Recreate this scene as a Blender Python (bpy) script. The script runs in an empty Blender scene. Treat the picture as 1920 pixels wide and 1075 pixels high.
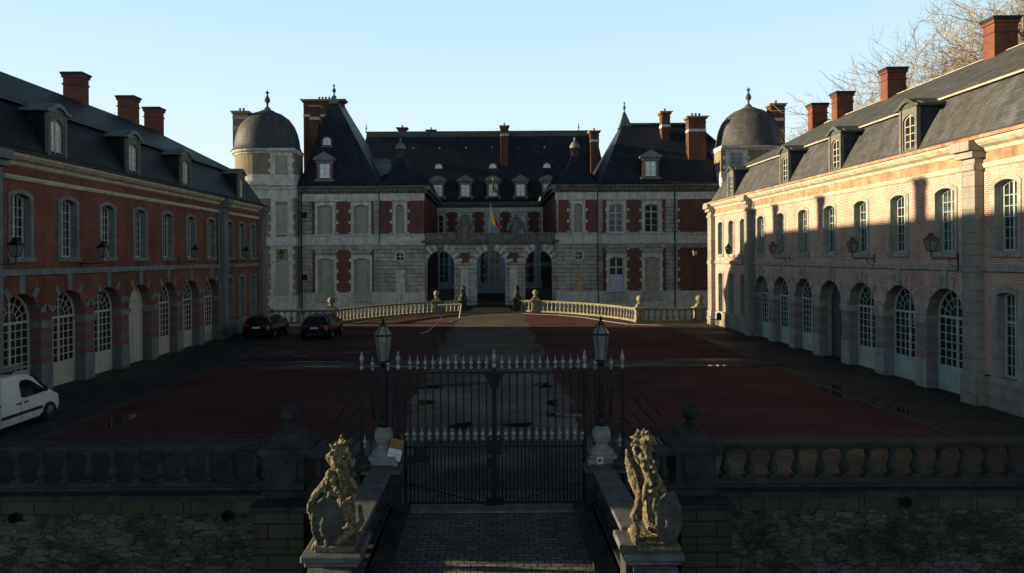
import bpy, bmesh, math, random
from math import pi, sin, cos, tan, sqrt, radians as R
from mathutils import Vector, Matrix
random.seed(7)
S = bpy.context.scene
COL = S.collection
# ------------------------------------------------------------------ camera
cd = bpy.data.cameras.new('camera'); cam = bpy.data.objects.new('camera', cd); COL.objects.link(cam)
CAMH = 5.5
cam.location = (0, 0, CAMH)
cam.matrix_world = Matrix.Translation((0, 0, CAMH)) @ Matrix.Rotation(0.006, 4, 'Y') @ Matrix.Rotation(pi/2, 4, 'X')
cd.sensor_width = 36; cd.lens = 36*1300/1920
cd.shift_x = 40/1920; cd.shift_y = -55.5/1920
cd.clip_end = 3000
S.camera = cam
# ------------------------------------------------------------------ light
SUN_EL = 10.6; SUN_AZ = math.atan2(1, 0.13)          # towards -X, a little +Y
sd = Vector((-1, 0.09, 0)).normalized()*cos(R(SUN_EL)) + Vector((0, 0, sin(R(SUN_EL))))
sl = bpy.data.lights.new('sun', 'SUN'); sl.energy = 5.0; sl.angle = R(0.5); sl.color = (1, .80, .50)
so = bpy.data.objects.new('sun', sl); COL.objects.link(so)
so.rotation_euler = sd.to_track_quat('Z', 'Y').to_euler()
w = bpy.data.worlds.new('World'); S.world = w; w.use_nodes = True
nt = w.node_tree; nt.nodes.clear()
sky = nt.nodes.new('ShaderNodeTexSky'); sky.sky_type = 'NISHITA'; sky.sun_disc = False
sky.sun_elevation = R(SUN_EL)
sky.sun_rotation = math.atan2(sd.x, sd.y)
sky.air_density = 1.0; sky.dust_density = 0; sky.ozone_density = 2; sky.altitude = 50
bg = nt.nodes.new('ShaderNodeBackground'); bg.inputs[1].default_value = 0.068
out = nt.nodes.new('ShaderNodeOutputWorld')
# clear winter sky: the physical sky blended with a pale blue that whitens towards the horizon
tc = nt.nodes.new('ShaderNodeTexCoord'); sx = nt.nodes.new('ShaderNodeSeparateXYZ'); nt.links.new(tc.outputs['Generated'], sx.inputs[0])
cr = nt.nodes.new('ShaderNodeValToRGB'); nt.links.new(sx.outputs[2], cr.inputs[0])
el = cr.color_ramp.elements
while len(el) < 5: el.new(.5)
for i, (p, c) in enumerate([(0.0, (6.5,6.95,7.0)), (.10, (5.7,6.75,7.0)), (.35, (3.7,5.6,6.7)), (.46, (.36,.53,.82)), (1.0, (.10,.17,.3))]):  # sky above the frame darkened to cut ambient light on the ground
    el[i].position = p; el[i].color = (c[0]/7, c[1]/7, c[2]/7, 1)
sc = nt.nodes.new('ShaderNodeMix'); sc.data_type = 'RGBA'; sc.blend_type = 'MULTIPLY'; sc.inputs[0].default_value = 1
sc.inputs[7].default_value = (7,7,7,1); nt.links.new(cr.outputs[0], sc.inputs[6])
mx = nt.nodes.new('ShaderNodeMix'); mx.data_type = 'RGBA'; mx.inputs[0].default_value = .9
nt.links.new(sky.outputs[0], mx.inputs[6]); nt.links.new(sc.outputs[2], mx.inputs[7])
# unseen sky behind the drone, dimmed slightly to lower the ambient light
mr = nt.nodes.new('ShaderNodeMapRange'); mr.inputs[1].default_value = -.35; mr.inputs[2].default_value = .55; mr.inputs[3].default_value = .95; mr.inputs[4].default_value = 1
nt.links.new(sx.outputs[1], mr.inputs[0])
mf = nt.nodes.new('ShaderNodeMix'); mf.data_type = 'RGBA'; mf.blend_type = 'MULTIPLY'; mf.inputs[0].default_value = 1
nt.links.new(mx.outputs[2], mf.inputs[6]); nt.links.new(mr.outputs[0], mf.inputs[7])
nt.links.new(mf.outputs[2], bg.inputs[0]); nt.links.new(bg.outputs[0], out.inputs[0])
S.view_settings.view_transform = 'Standard'; S.view_settings.look = 'None'
S.view_settings.exposure = 1.2; S.view_settings.gamma = 1

# ------------------------------------------------------------------ helpers
class MB:
    def __init__(s): s.v = []; s.f = []; s.m = []; s.cur = 0
    def poly(s, pts):
        n = len(s.v); s.v += [tuple(p) for p in pts]; s.f.append(tuple(range(n, n+len(pts)))); s.m.append(s.cur)
    def raw(s, v, f):
        n = len(s.v); s.v += [tuple(p) for p in v]
        for q in f: s.f.append(tuple(i+n for i in q)); s.m.append(s.cur)
    def box(s, x0, x1, y0, y1, z0, z1):
        s.raw([(x0,y0,z0),(x1,y0,z0),(x1,y1,z0),(x0,y1,z0),(x0,y0,z1),(x1,y0,z1),(x1,y1,z1),(x0,y1,z1)],
              [(0,3,2,1),(4,5,6,7),(0,1,5,4),(1,2,6,5),(2,3,7,6),(3,0,4,7)])
    def cbox(s, c, d, mat=None):
        c = Vector(c); hx, hy, hz = d[0]/2, d[1]/2, d[2]/2
        pts = [Vector((a*hx, b*hy, e*hz)) for e in (-1,1) for a, b in ((-1,-1),(1,-1),(1,1),(-1,1))]
        if mat is not None: pts = [mat @ p for p in pts]
        s.raw([c+p for p in pts], [(0,3,2,1),(4,5,6,7),(0,1,5,4),(1,2,6,5),(2,3,7,6),(3,0,4,7)])
    def prism_x(s, prof, x0, x1):            # profile (y,z) extruded along x
        n = len(prof)
        s.raw([(x0,y,z) for y,z in prof]+[(x1,y,z) for y,z in prof],
              [tuple(range(n-1,-1,-1)), tuple(range(n,2*n))]+[(i,(i+1)%n,(i+1)%n+n,i+n) for i in range(n)])
    def prism_y(s, prof, y0, y1):            # profile (x,z) extruded along y
        n = len(prof)
        s.raw([(x,y0,z) for x,z in prof]+[(x,y1,z) for x,z in prof],
              [tuple(range(n)), tuple(range(2*n-1,n-1,-1))]+[(i,i+n,(i+1)%n+n,(i+1)%n) for i in range(n)])
    def prism_z(s, prof, z0, z1):
        n = len(prof)
        s.raw([(x,y,z0) for x,y in prof]+[(x,y,z1) for x,y in prof],
              [tuple(range(n-1,-1,-1)), tuple(range(n,2*n))]+[(i,(i+1)%n,(i+1)%n+n,i+n) for i in range(n)])
    def lathe(s, prof, c=(0,0,0), n=12, rot=0, cap=True):    # profile (r,z)
        base = len(s.v)
        for r, z in prof:
            for k in range(n):
                a = rot+2*pi*k/n; s.v.append((c[0]+r*cos(a), c[1]+r*sin(a), c[2]+z))
        for i in range(len(prof)-1):
            for k in range(n):
                s.f.append((base+i*n+k, base+i*n+(k+1)%n, base+(i+1)*n+(k+1)%n, base+(i+1)*n+k)); s.m.append(s.cur)
        if cap:
            s.f.append(tuple(base+k for k in range(n-1,-1,-1))); s.m.append(s.cur)
            s.f.append(tuple(base+(len(prof)-1)*n+k for k in range(n))); s.m.append(s.cur)
    def tube(s, pts, r, n=6, cap=True):
        pts = [Vector(p) for p in pts]; rs = r if isinstance(r, (list, tuple)) else [r]*len(pts)
        base = len(s.v); u = None
        for i, p in enumerate(pts):
            d = (pts[min(i+1,len(pts)-1)]-pts[max(i-1,0)]).normalized()
            if u is None: u = d.orthogonal().normalized()
            u = (u-d*u.dot(d))
            u = u.normalized() if u.length > 1e-5 else d.orthogonal().normalized()
            v = d.cross(u)
            for k in range(n):
                a = 2*pi*k/n; s.v.append(tuple(p+(u*cos(a)+v*sin(a))*rs[i]))
        for i in range(len(pts)-1):
            for k in range(n):
                s.f.append((base+i*n+k, base+i*n+(k+1)%n, base+(i+1)*n+(k+1)%n, base+(i+1)*n+k)); s.m.append(s.cur)
        if cap:
            s.f.append(tuple(base+k for k in range(n-1,-1,-1))); s.m.append(s.cur)
            s.f.append(tuple(base+(len(pts)-1)*n+k for k in range(n))); s.m.append(s.cur)
    def ball(s, c, r, n=10, sq=(1,1,1)):
        m = n//2; base = len(s.v)
        for i in range(1, m):
            t = pi*i/m
            for k in range(n):
                a = 2*pi*k/n
                s.v.append((c[0]+r*sq[0]*sin(t)*cos(a), c[1]+r*sq[1]*sin(t)*sin(a), c[2]+r*sq[2]*cos(t)))
        s.v.append((c[0],c[1],c[2]+r*sq[2])); s.v.append((c[0],c[1],c[2]-r*sq[2])); T = len(s.v)-2
        for i in range(m-2):
            for k in range(n):
                s.f.append((base+i*n+k, base+(i+1)*n+k, base+(i+1)*n+(k+1)%n, base+i*n+(k+1)%n)); s.m.append(s.cur)
        for k in range(n):
            s.f.append((T, base+k, base+(k+1)%n)); s.m.append(s.cur)
            s.f.append((T+1, base+(m-2)*n+(k+1)%n, base+(m-2)*n+k)); s.m.append(s.cur)
    def rings(s, rs):                        # rects (x0,x1,y0,y1,z) stacked -> roof shell
        base = len(s.v)
        for x0,x1,y0,y1,z in rs: s.v += [(x0,y0,z),(x1,y0,z),(x1,y1,z),(x0,y1,z)]
        for i in range(len(rs)-1):
            for k in range(4):
                s.f.append((base+4*i+k, base+4*i+(k+1)%4, base+4*i+4+(k+1)%4, base+4*i+4+k)); s.m.append(s.cur)
        b = base+4*(len(rs)-1); s.f.append((b,b+1,b+2,b+3)); s.m.append(s.cur)
    def mesh(s, name, mats):
        me = bpy.data.meshes.new(name); me.from_pydata(s.v, [], s.f)
        for m in (mats if isinstance(mats, (list, tuple)) else [mats]): me.materials.append(m)
        if any(s.m): me.polygons.foreach_set('material_index', s.m)
        me.validate(); me.update()
        return me
    def build(s, name, mats, parent=None, loc=(0,0,0), rz=0, smooth=False, bevel=0):
        me = s.mesh(name, mats)
        if smooth:
            b = bmesh.new(); b.from_mesh(me); bmesh.ops.remove_doubles(b, verts=b.verts, dist=1e-5); b.to_mesh(me); b.free()
            me.polygons.foreach_set('use_smooth', [True]*len(me.polygons))
            if hasattr(me, 'set_sharp_from_angle'): me.set_sharp_from_angle(angle=R(40))
        o = link(name, me, parent, loc, rz)
        if bevel:
            md = o.modifiers.new('b', 'BEVEL'); md.width = bevel; md.segments = 1; md.limit_method = 'ANGLE'; md.angle_limit = R(40)
        return o
def link(name, me, parent=None, loc=(0,0,0), rz=0):
    o = bpy.data.objects.new(name, me); COL.objects.link(o)
    o.parent = parent; o.location = loc; o.rotation_euler = (0,0,rz); return o
def tag(o, label=None, cat=None, group=None, kind=None):
    if label: o['label'] = label
    if cat: o['category'] = cat
    if group: o['group'] = group
    if kind: o['kind'] = kind
    return o
def empty(name, loc, label, cat, group=None, rz=0):
    o = bpy.data.objects.new(name, None); COL.objects.link(o); o.location = loc; o.rotation_euler = (0,0,rz)
    o.empty_display_size = .3
    return tag(o, label, cat, group)
def copy_tree(o, parent=None):
    c = o.copy(); COL.objects.link(c); c.parent = parent
    for ch in list(o.children): copy_tree(ch, c)
    return c

# ------------------------------------------------------------------ materials
def _mat(name):
    m = bpy.data.materials.new(name); m.use_nodes = True; t = m.node_tree
    return m, t, t.nodes['Principled BSDF']
def N(t, typ, **kw):
    n = t.nodes.new(typ)
    for k, v in kw.items():
        if k.startswith('i_'): n.inputs[k[2:].replace('_',' ')].default_value = v
        else: setattr(n, k, v)
    return n
def L(t, a, b): t.links.new(a, b)
def c4(c): return (c[0], c[1], c[2], 1)
def mathn(t, op, a, b=None):
    n = N(t, 'ShaderNodeMath', operation=op)
    for i, x in enumerate((a, b)):
        if x is None: continue
        if isinstance(x, (int, float)): n.inputs[i].default_value = x
        else: L(t, x, n.inputs[i])
    return n.outputs[0]
def mixc(t, f, a, b, mode='MIX'):
    n = N(t, 'ShaderNodeMix', data_type='RGBA', blend_type=mode)
    for sock, x in ((n.inputs[0], f), (n.inputs[6], a), (n.inputs[7], b)):
        if isinstance(x, (int, float)): sock.default_value = x
        elif isinstance(x, tuple): sock.default_value = c4(x)
        else: L(t, x, sock)
    return n.outputs[2]
def ramp(t, fac, stops):
    n = N(t, 'ShaderNodeValToRGB'); e = n.color_ramp.elements
    while len(e) < len(stops): e.new(.5)
    for i, (p, c) in enumerate(stops):
        e[i].position = p; e[i].color = c4(c) if isinstance(c, tuple) else (c,c,c,1)
    L(t, fac, n.inputs[0]); return n.outputs[0]
def noise(t, vec, scale, detail=4, rough=.6):
    n = N(t, 'ShaderNodeTexNoise'); n.inputs['Scale'].default_value = scale; n.inputs['Detail'].default_value = detail
    n.inputs['Roughness'].default_value = rough
    if vec is not None: L(t, vec, n.inputs['Vector'])
    return n.outputs[0]
def world_pos(t): return N(t, 'ShaderNodeNewGeometry').outputs['Position']
def wallvec(t):                              # (x+y, z) from world position: courses run level on every wall
    p = world_pos(t); sp = N(t, 'ShaderNodeSeparateXYZ'); L(t, p, sp.inputs[0])
    c = N(t, 'ShaderNodeCombineXYZ'); L(t, mathn(t, 'ADD', sp.outputs[0], sp.outputs[1]), c.inputs[0]); L(t, sp.outputs[2], c.inputs[1])
    return c.outputs[0], p, sp
def bump(t, b, h, strength=.3, dist=.02):
    n = N(t, 'ShaderNodeBump'); n.inputs['Strength'].default_value = strength; n.inputs['Distance'].default_value = dist
    L(t, h, n.inputs['Height']); L(t, n.outputs[0], b.inputs['Normal'])
def plain(name, col, rough=.8, var=.3, scale=2.0, metal=0, bmp=.15, spec=.3, streak=0, detail=5):
    m, t, b = _mat(name); p = world_pos(t)
    n1 = noise(t, p, scale, detail); lo = tuple(c*(1-var) for c in col); hi = tuple(min(1,c*(1+var)) for c in col)
    c = ramp(t, n1, [(.3, lo), (.7, hi)])
    if streak:
        mp = N(t, 'ShaderNodeMapping'); mp.inputs['Scale'].default_value = (3,3,.25); L(t, p, mp.inputs[0])
        s = noise(t, mp.outputs[0], 1.2, 5); c = mixc(t, ramp(t, s, [(.45, 0.0), (.75, streak)]), c, tuple(x*.35 for x in col))
    L(t, c, b.inputs['Base Color']); b.inputs['Roughness'].default_value = rough; b.inputs['Metallic'].default_value = metal
    b.inputs['Specular IOR Level'].default_value = spec
    if bmp: bump(t, b, noise(t, p, scale*8, 6), bmp, .03)
    return m
def brickm(name, c1, c2, mortar, bw=.23, bh=.075, ms=.012, wear=(.5,.4,.35), wearamt=.35, rough=.9, bmp=.4, grime=.3, patch=None):
    m, t, b = _mat(name); v, p, sp = wallvec(t)
    dn = N(t, 'ShaderNodeVectorMath', operation='MULTIPLY_ADD'); nz = N(t, 'ShaderNodeTexNoise'); nz.inputs['Scale'].default_value = 2.5
    L(t, p, nz.inputs['Vector']); L(t, nz.outputs['Color'], dn.inputs[0]); dn.inputs[1].default_value = (.03,.03,0); L(t, v, dn.inputs[2])
    br = N(t, 'ShaderNodeTexBrick'); L(t, dn.outputs[0], br.inputs['Vector'])
    br.inputs['Color1'].default_value = c4(c1); br.inputs['Color2'].default_value = c4(c2); br.inputs['Mortar'].default_value = c4(mortar)
    br.inputs['Scale'].default_value = 1; br.inputs['Brick Width'].default_value = bw; br.inputs['Row Height'].default_value = bh
    br.inputs['Mortar Size'].default_value = ms; br.inputs['Mortar Smooth'].default_value = .3; br.inputs['Bias'].default_value = 0
    c = br.outputs['Color']
    f = ramp(t, noise(t, p, 1.1, 6, .7), [(.42, 0.0), (.62, wearamt)]); c = mixc(t, f, c, wear)
    f3 = ramp(t, noise(t, p, 14, 4, .7), [(.35, 0.0), (.7, .45)]); c = mixc(t, f3, c, tuple(x*.6 for x in c1))
    if patch: c = mixc(t, ramp(t, noise(t, p, .35, 5, .65), [(.45, 0.0), (.6, patch[1])]), c, patch[0])
    mp = N(t, 'ShaderNodeMapping'); mp.inputs['Scale'].default_value = (1.6,1.6,.13); L(t, p, mp.inputs[0])
    c = mixc(t, ramp(t, noise(t, mp.outputs[0], 1.0, 6, .7), [(.5, 0.0), (.72, grime*1.1)]), c, tuple(x*.3 for x in c1))
    f2 = ramp(t, noise(t, p, .5, 6, .7), [(.4, 0.0), (.75, grime)]); c = mixc(t, f2, c, (.03,.03,.03))
    L(t, c, b.inputs['Base Color']); b.inputs['Roughness'].default_value = rough; b.inputs['Specular IOR Level'].default_value = .15
    h = mathn(t, 'ADD', mathn(t, 'MULTIPLY', br.outputs['Fac'], -1.0), mathn(t, 'MULTIPLY', noise(t, p, 12, 5), .8)); bump(t, b, h, bmp, .02)
    return m
def striped(name, ca, cb, stone, z0=1.2, per=.62, brick_first=True):
    m, t, b = _mat(name); v, p, sp = wallvec(t)
    br = N(t, 'ShaderNodeTexBrick'); L(t, v, br.inputs['Vector'])
    br.inputs['Color1'].default_value = c4(ca); br.inputs['Color2'].default_value = c4(cb); br.inputs['Mortar'].default_value = c4(tuple(x*1.25+.06 for x in ca))
    br.inputs['Scale'].default_value = 1; br.inputs['Brick Width'].default_value = .23; br.inputs['Row Height'].default_value = .075; br.inputs['Mortar Size'].default_value = .01
    st = ramp(t, noise(t, p, 3, 5), [(.3, tuple(x*.7 for x in stone)), (.7, tuple(x*1.25 for x in stone))])
    z = mathn(t, 'SUBTRACT', sp.outputs[2], z0); fr = mathn(t, 'FRACT', mathn(t, 'DIVIDE', z, per))
    isb = mathn(t, 'MULTIPLY', mathn(t, 'LESS_THAN', fr, .5), mathn(t, 'GREATER_THAN', z, 0))
    isb = mathn(t, 'MULTIPLY', isb, 1.0)
    c = mixc(t, isb, st, br.outputs['Color'])
    # joints of the stone base
    c = mixc(t, ramp(t, noise(t, p, .8, 6, .7), [(.4, 0.0), (.75, .4)]), c, (.03,.03,.03))
    L(t, c, b.inputs['Base Color']); b.inputs['Roughness'].default_value = .85; bump(t, b, noise(t, p, 14, 5), .25, .02)
    return m
def slatem(name, col, rough=.55, moss=None, mossamt=.0):
    m, t, b = _mat(name); p = world_pos(t); sp = N(t, 'ShaderNodeSeparateXYZ'); L(t, p, sp.inputs[0])
    c = N(t, 'ShaderNodeCombineXYZ'); L(t, mathn(t, 'ADD', sp.outputs[0], sp.outputs[1]), c.inputs[0]); L(t, sp.outputs[2], c.inputs[1])
    br = N(t, 'ShaderNodeTexBrick'); L(t, c.outputs[0], br.inputs['Vector']); br.inputs['Scale'].default_value = 1
    br.inputs['Brick Width'].default_value = .22; br.inputs['Row Height'].default_value = .14; br.inputs['Mortar Size'].default_value = .008
    br.inputs['Color1'].default_value = c4(tuple(x*.75 for x in col)); br.inputs['Color2'].default_value = c4(tuple(x*1.3 for x in col)); br.inputs['Mortar'].default_value = c4(tuple(x*.4 for x in col))
    cc = br.outputs['Color']
    mp = N(t, 'ShaderNodeMapping'); mp.inputs['Scale'].default_value = (1.2,1.2,.15); L(t, p, mp.inputs[0])
    cc = mixc(t, ramp(t, noise(t, mp.outputs[0], 1.0, 6, .7), [(.45, 0.0), (.8, .5)]), cc, tuple(x*3.4 for x in col))
    vr = noise(t, p, 2.6, 5, .75); cc = mixc(t, ramp(t, vr, [(.4, 0.0), (.7, .6)]), cc, tuple(x*.45 for x in col))
    if moss: cc = mixc(t, ramp(t, noise(t, p, .6, 6, .7), [(.4, 0.0), (.7, mossamt)]), cc, moss)
    L(t, cc, b.inputs['Base Color']); b.inputs['Roughness'].default_value = rough; b.inputs['Specular IOR Level'].default_value = .2
    h = mathn(t, 'ADD', mathn(t, 'MULTIPLY', br.outputs['Fac'], -.6), noise(t, p, 9, 5)); bump(t, b, h, .35, .02)
    return m
def glassm(name, col=(.012,.014,.018), rough=.06, spec=.5, curtain=None):
    m, t, b = _mat(name)
    p = world_pos(t)
    c = ramp(t, noise(t, p, 1.7, 3), [(.4, col), (.7, curtain or tuple(x*2.2 for x in col))])
    L(t, c, b.inputs['Base Color'])
    b.inputs['Roughness'].default_value = rough; b.inputs['Specular IOR Level'].default_value = spec
    bump(t, b, noise(t, p, 2.2, 2), .12, .03)
    return m
def cobblem(name, col, bw=.2, bh=.12, alongy=False, wet=.0, moss=0):
    m, t, b = _mat(name); p = world_pos(t)
    mp = N(t, 'ShaderNodeMapping'); L(t, p, mp.inputs[0])
    if alongy: mp.inputs['Rotation'].default_value = (0,0,pi/4)
    dn = N(t, 'ShaderNodeVectorMath', operation='MULTIPLY_ADD'); nz = N(t, 'ShaderNodeTexNoise'); nz.inputs['Scale'].default_value = 3
    L(t, p, nz.inputs['Vector']); L(t, nz.outputs['Color'], dn.inputs[0]); dn.inputs[1].default_value = (.05,.05,0); L(t, mp.outputs[0], dn.inputs[2])
    br = N(t, 'ShaderNodeTexBrick'); L(t, dn.outputs[0], br.inputs['Vector']); br.inputs['Scale'].default_value = 1
    br.inputs['Brick Width'].default_value = bw; br.inputs['Row Height'].default_value = bh; br.inputs['Mortar Size'].default_value = .014; br.inputs['Mortar Smooth'].default_value = .6
    br.inputs['Color1'].default_value = c4(tuple(x*.7 for x in col)); br.inputs['Color2'].default_value = c4(tuple(x*1.35 for x in col)); br.inputs['Mortar'].default_value = c4((.012,.013,.009))
    c = mixc(t, ramp(t, noise(t, p, .35, 6, .65), [(.4, 0.0), (.7, .55)]), br.outputs['Color'], tuple(x*.4 for x in col))
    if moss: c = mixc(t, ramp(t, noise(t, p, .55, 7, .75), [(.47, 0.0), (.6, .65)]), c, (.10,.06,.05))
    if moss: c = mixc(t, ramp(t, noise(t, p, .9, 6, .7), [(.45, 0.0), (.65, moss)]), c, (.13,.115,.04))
    L(t, c, b.inputs['Base Color'])
    r = ramp(t, noise(t, p, .25, 5, .6), [(.4, .85), (.62, .85-wet)]); L(t, r, b.inputs['Roughness'])
    b.inputs['Specular IOR Level'].default_value = .16
    h = mathn(t, 'ADD', mathn(t, 'MULTIPLY', br.outputs['Fac'], -1.0), noise(t, p, 15, 4)); bump(t, b, h, .8, .03)
    return m
def gravelm(name, col, var=.35):
    m, t, b = _mat(name); p = world_pos(t)
    c = ramp(t, noise(t, p, .22, 8, .6), [(.35, tuple(x*(1-var) for x in col)), (.65, tuple(x*(1+var) for x in col))])
    c = mixc(t, ramp(t, noise(t, p, 30, 3, .8), [(.45, 0.0), (.7, .4)]), c, tuple(x*1.6+.01 for x in col))
    mp = N(t, 'ShaderNodeMapping'); mp.inputs['Scale'].default_value = (.12,1.4,1); mp.inputs['Rotation'].default_value = (0,0,.2); L(t, p, mp.inputs[0])
    c = mixc(t, ramp(t, noise(t, mp.outputs[0], .6, 6, .7), [(.47, 0.0), (.7, .75)]), c, (.085,.066,.06))
    L(t, c, b.inputs['Base Color']); b.inputs['Roughness'].default_value = .95; b.inputs['Specular IOR Level'].default_value = .05
    bump(t, b, noise(t, p, 40, 3, .8), .4, .01)
    return m
def rubblem(name, col):
    m, t, b = _mat(name); p = world_pos(t)
    mp = N(t, 'ShaderNodeMapping'); mp.inputs['Scale'].default_value = (.8,.8,1.9); L(t, p, mp.inputs[0])
    nz = N(t, 'ShaderNodeTexNoise'); nz.inputs['Scale'].default_value = 3; L(t, p, nz.inputs['Vector'])
    dn = N(t, 'ShaderNodeVectorMath', operation='MULTIPLY_ADD'); L(t, nz.outputs['Color'], dn.inputs[0]); dn.inputs[1].default_value = (.3,.3,.3); L(t, mp.outputs[0], dn.inputs[2])
    vo = N(t, 'ShaderNodeTexVoronoi', feature='F1'); vo.inputs['Scale'].default_value = 4.3; L(t, dn.outputs[0], vo.inputs['Vector'])
    ve = N(t, 'ShaderNodeTexVoronoi', feature='DISTANCE_TO_EDGE'); ve.inputs['Scale'].default_value = 4.3; L(t, dn.outputs[0], ve.inputs['Vector'])
    sc = N(t, 'ShaderNodeSeparateXYZ'); L(t, vo.outputs['Color'], sc.inputs[0])
    c = ramp(t, sc.outputs[0], [(.0, tuple(x*.6 for x in col)), (1, tuple(x*1.5 for x in col))])
    e = ramp(t, ve.outputs['Distance'], [(.0, 0.25), (.05, 1.0)])
    c = mixc(t, e, (.012,.013,.012), c)
    sp = N(t, 'ShaderNodeSeparateXYZ'); L(t, p, sp.inputs[0])
    c = mixc(t, ramp(t, noise(t, p, .9, 6, .7), [(.45, 0.0), (.6, .8)]), c, (.02,.024,.014))
    dz = mathn(t, 'ADD', mathn(t, 'MULTIPLY', sp.outputs[2], -.5), mathn(t, 'MULTIPLY', noise(t, p, 1.3, 6, .75), 1.6))
    c = mixc(t, ramp(t, dz, [(1.15, 0.0), (1.65, .9)]), c, (.008,.01,.007))          # wet algae above the water line
    c = mixc(t, ramp(t, noise(t, p, 9, 6, .8), [(.66, 0.0), (.72, .8)]), c, (.2,.22,.21))
    L(t, c, b.inputs['Base Color']); b.inputs['Roughness'].default_value = .9; b.inputs['Specular IOR Level'].default_value = .2
    h = mathn(t, 'ADD', e, mathn(t, 'MULTIPLY', noise(t, p, 10, 6), .8)); bump(t, b, h, .8, .06)
    return m

M = {}
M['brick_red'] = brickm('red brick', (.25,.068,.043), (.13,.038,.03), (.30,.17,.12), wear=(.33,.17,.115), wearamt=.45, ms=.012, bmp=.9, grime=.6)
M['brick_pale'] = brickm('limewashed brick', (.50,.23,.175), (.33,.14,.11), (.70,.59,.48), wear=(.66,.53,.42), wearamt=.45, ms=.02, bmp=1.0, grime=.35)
M['brick_dark'] = brickm('dark red brick', (.18,.07,.057), (.12,.048,.04), (.2,.12,.1), wear=(.14,.075,.062), wearamt=.4, ms=.008, grime=.5)
M['brick_brown'] = brickm('brown brick', (.25,.195,.125), (.19,.145,.095), (.30,.26,.2), wear=(.34,.29,.2), wearamt=.4, ms=.012, grime=.4)
M['brick_chimney'] = brickm('chimney brick', (.21,.068,.04), (.13,.044,.03), (.15,.085,.06), wear=(.30,.12,.07), wearamt=.3, ms=.009, grime=.45)
M['stone_blue'] = brickm('blue stone blocks', (.17,.185,.19), (.13,.145,.15), (.045,.05,.05), bw=1.4, bh=.42, ms=.012, wear=(.24,.25,.24), wearamt=.5, grime=.35, bmp=.3)
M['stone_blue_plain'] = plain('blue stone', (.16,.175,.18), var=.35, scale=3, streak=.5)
M['stone_pale'] = brickm('sun-toned dressed stone blocks', (.30,.285,.25), (.25,.24,.215), (.08,.08,.075), bw=1.4, bh=.42, ms=.014, wear=(.36,.33,.28), wearamt=.5, grime=.4, bmp=.3)  # warmer, paler copy of the blue stone, sunlight put into the colour
M['stone_pale_plain'] = plain('sun-toned dressed stone', (.28,.27,.24), var=.3, scale=3, streak=.4)  # same sun-brightened tone, without joints
M['stone_cream'] = plain('cream cornice stone', (.50,.44,.34), var=.3, scale=2.5, streak=.6)
M['cornice_wood'] = plain('worn cornice frieze', (.36,.2,.12), var=.5, scale=1.6, streak=.7)
M['blue_wall'] = plain('blue grey painted court wall', (.38,.48,.58), var=.2, scale=1.5, streak=.4)
M['dormer_wood'] = plain('grey olive dormer boards', (.13,.13,.115), var=.25, scale=4)
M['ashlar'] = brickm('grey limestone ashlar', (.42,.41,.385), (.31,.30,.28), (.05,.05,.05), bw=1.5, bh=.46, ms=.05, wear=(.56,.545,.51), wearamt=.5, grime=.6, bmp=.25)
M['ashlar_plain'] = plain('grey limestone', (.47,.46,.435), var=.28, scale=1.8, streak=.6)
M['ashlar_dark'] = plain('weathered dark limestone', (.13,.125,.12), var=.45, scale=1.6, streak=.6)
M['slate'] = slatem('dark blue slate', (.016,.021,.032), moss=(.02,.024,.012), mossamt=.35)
M['slate_left'] = slatem('shade-toned mossy slate', (.011,.014,.02), moss=(.016,.022,.009), mossamt=.4)  # darker copy of the wing slate, shade put into the colour
M['slate_right'] = slatem('sun-toned grey slate', (.062,.065,.071), rough=.7, moss=(.06,.053,.034), mossamt=.5)  # lighter copy of the wing slate, sunlight put into the colour
M['slate_dorm'] = slatem('dormer cheek slate', (.03,.034,.04))
M['lead'] = plain('lead and zinc sheet', (.13,.155,.16), rough=.5, metal=.2, var=.3, bmp=.05, streak=.5)
M['copper'] = plain('green copper sheet', (.06,.072,.063), rough=.6, var=.35, bmp=.05, streak=.5)
M['brick_stack'] = brickm('dark brown brick', (.15,.062,.043), (.10,.042,.032), (.14,.085,.065), wear=(.17,.085,.06), wearamt=.3, ms=.01, grime=.6)  # darker, browner brick for the château stacks
M['brick_tan'] = brickm('tan brick', (.34,.19,.10), (.27,.14,.075), (.34,.26,.18), wear=(.38,.27,.17), wearamt=.4, ms=.012, grime=.4)
M['striped_red'] = striped('brick and stone bands', (.16,.05,.04), (.11,.036,.03), (.12,.11,.105))
M['striped_pale'] = striped('pale brick and stone bands', (.19,.12,.108), (.145,.09,.08), (.2,.2,.195))
M['frame_cream'] = plain('cream painted wood', (.44,.42,.35), rough=.6, var=.12, scale=1.5, bmp=.03)
M['frame_green'] = plain('pale grey green painted wood', (.33,.40,.37), rough=.6, var=.12, scale=1.5, bmp=.03)
M['frame_blue'] = plain('blue grey painted wood', (.38,.47,.55), rough=.6, var=.15, scale=1.5, bmp=.03)
M['shutter'] = plain('faded green shutter paint', (.33,.33,.265), rough=.7, var=.15, scale=1.2, bmp=.03)
M['glass'] = glassm('dark window glass')
M['glass_pale'] = glassm('curtained window glass', (.10,.12,.13), curtain=(.2,.23,.24))
M['glass_dim'] = glassm('dusty window glass with half drawn curtains', (.02,.024,.028), curtain=(.13,.14,.135))
M['glass_sky'] = glassm('sky-toned window glass', (.55,.62,.64), rough=.12, curtain=(.78,.82,.82))  # pale base colour stands in for sky reflected in the panes
M['door_dark'] = plain('dark grey door paint', (.06,.075,.085), rough=.6, var=.2, bmp=.03)
M['cobble'] = cobblem('cobblestones', (.055,.054,.053), wet=.35)
M['cobble_path'] = cobblem('grey cobbled drive', (.125,.124,.115), bw=.3, bh=.17, wet=.4, moss=.55, alongy=False)
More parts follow.
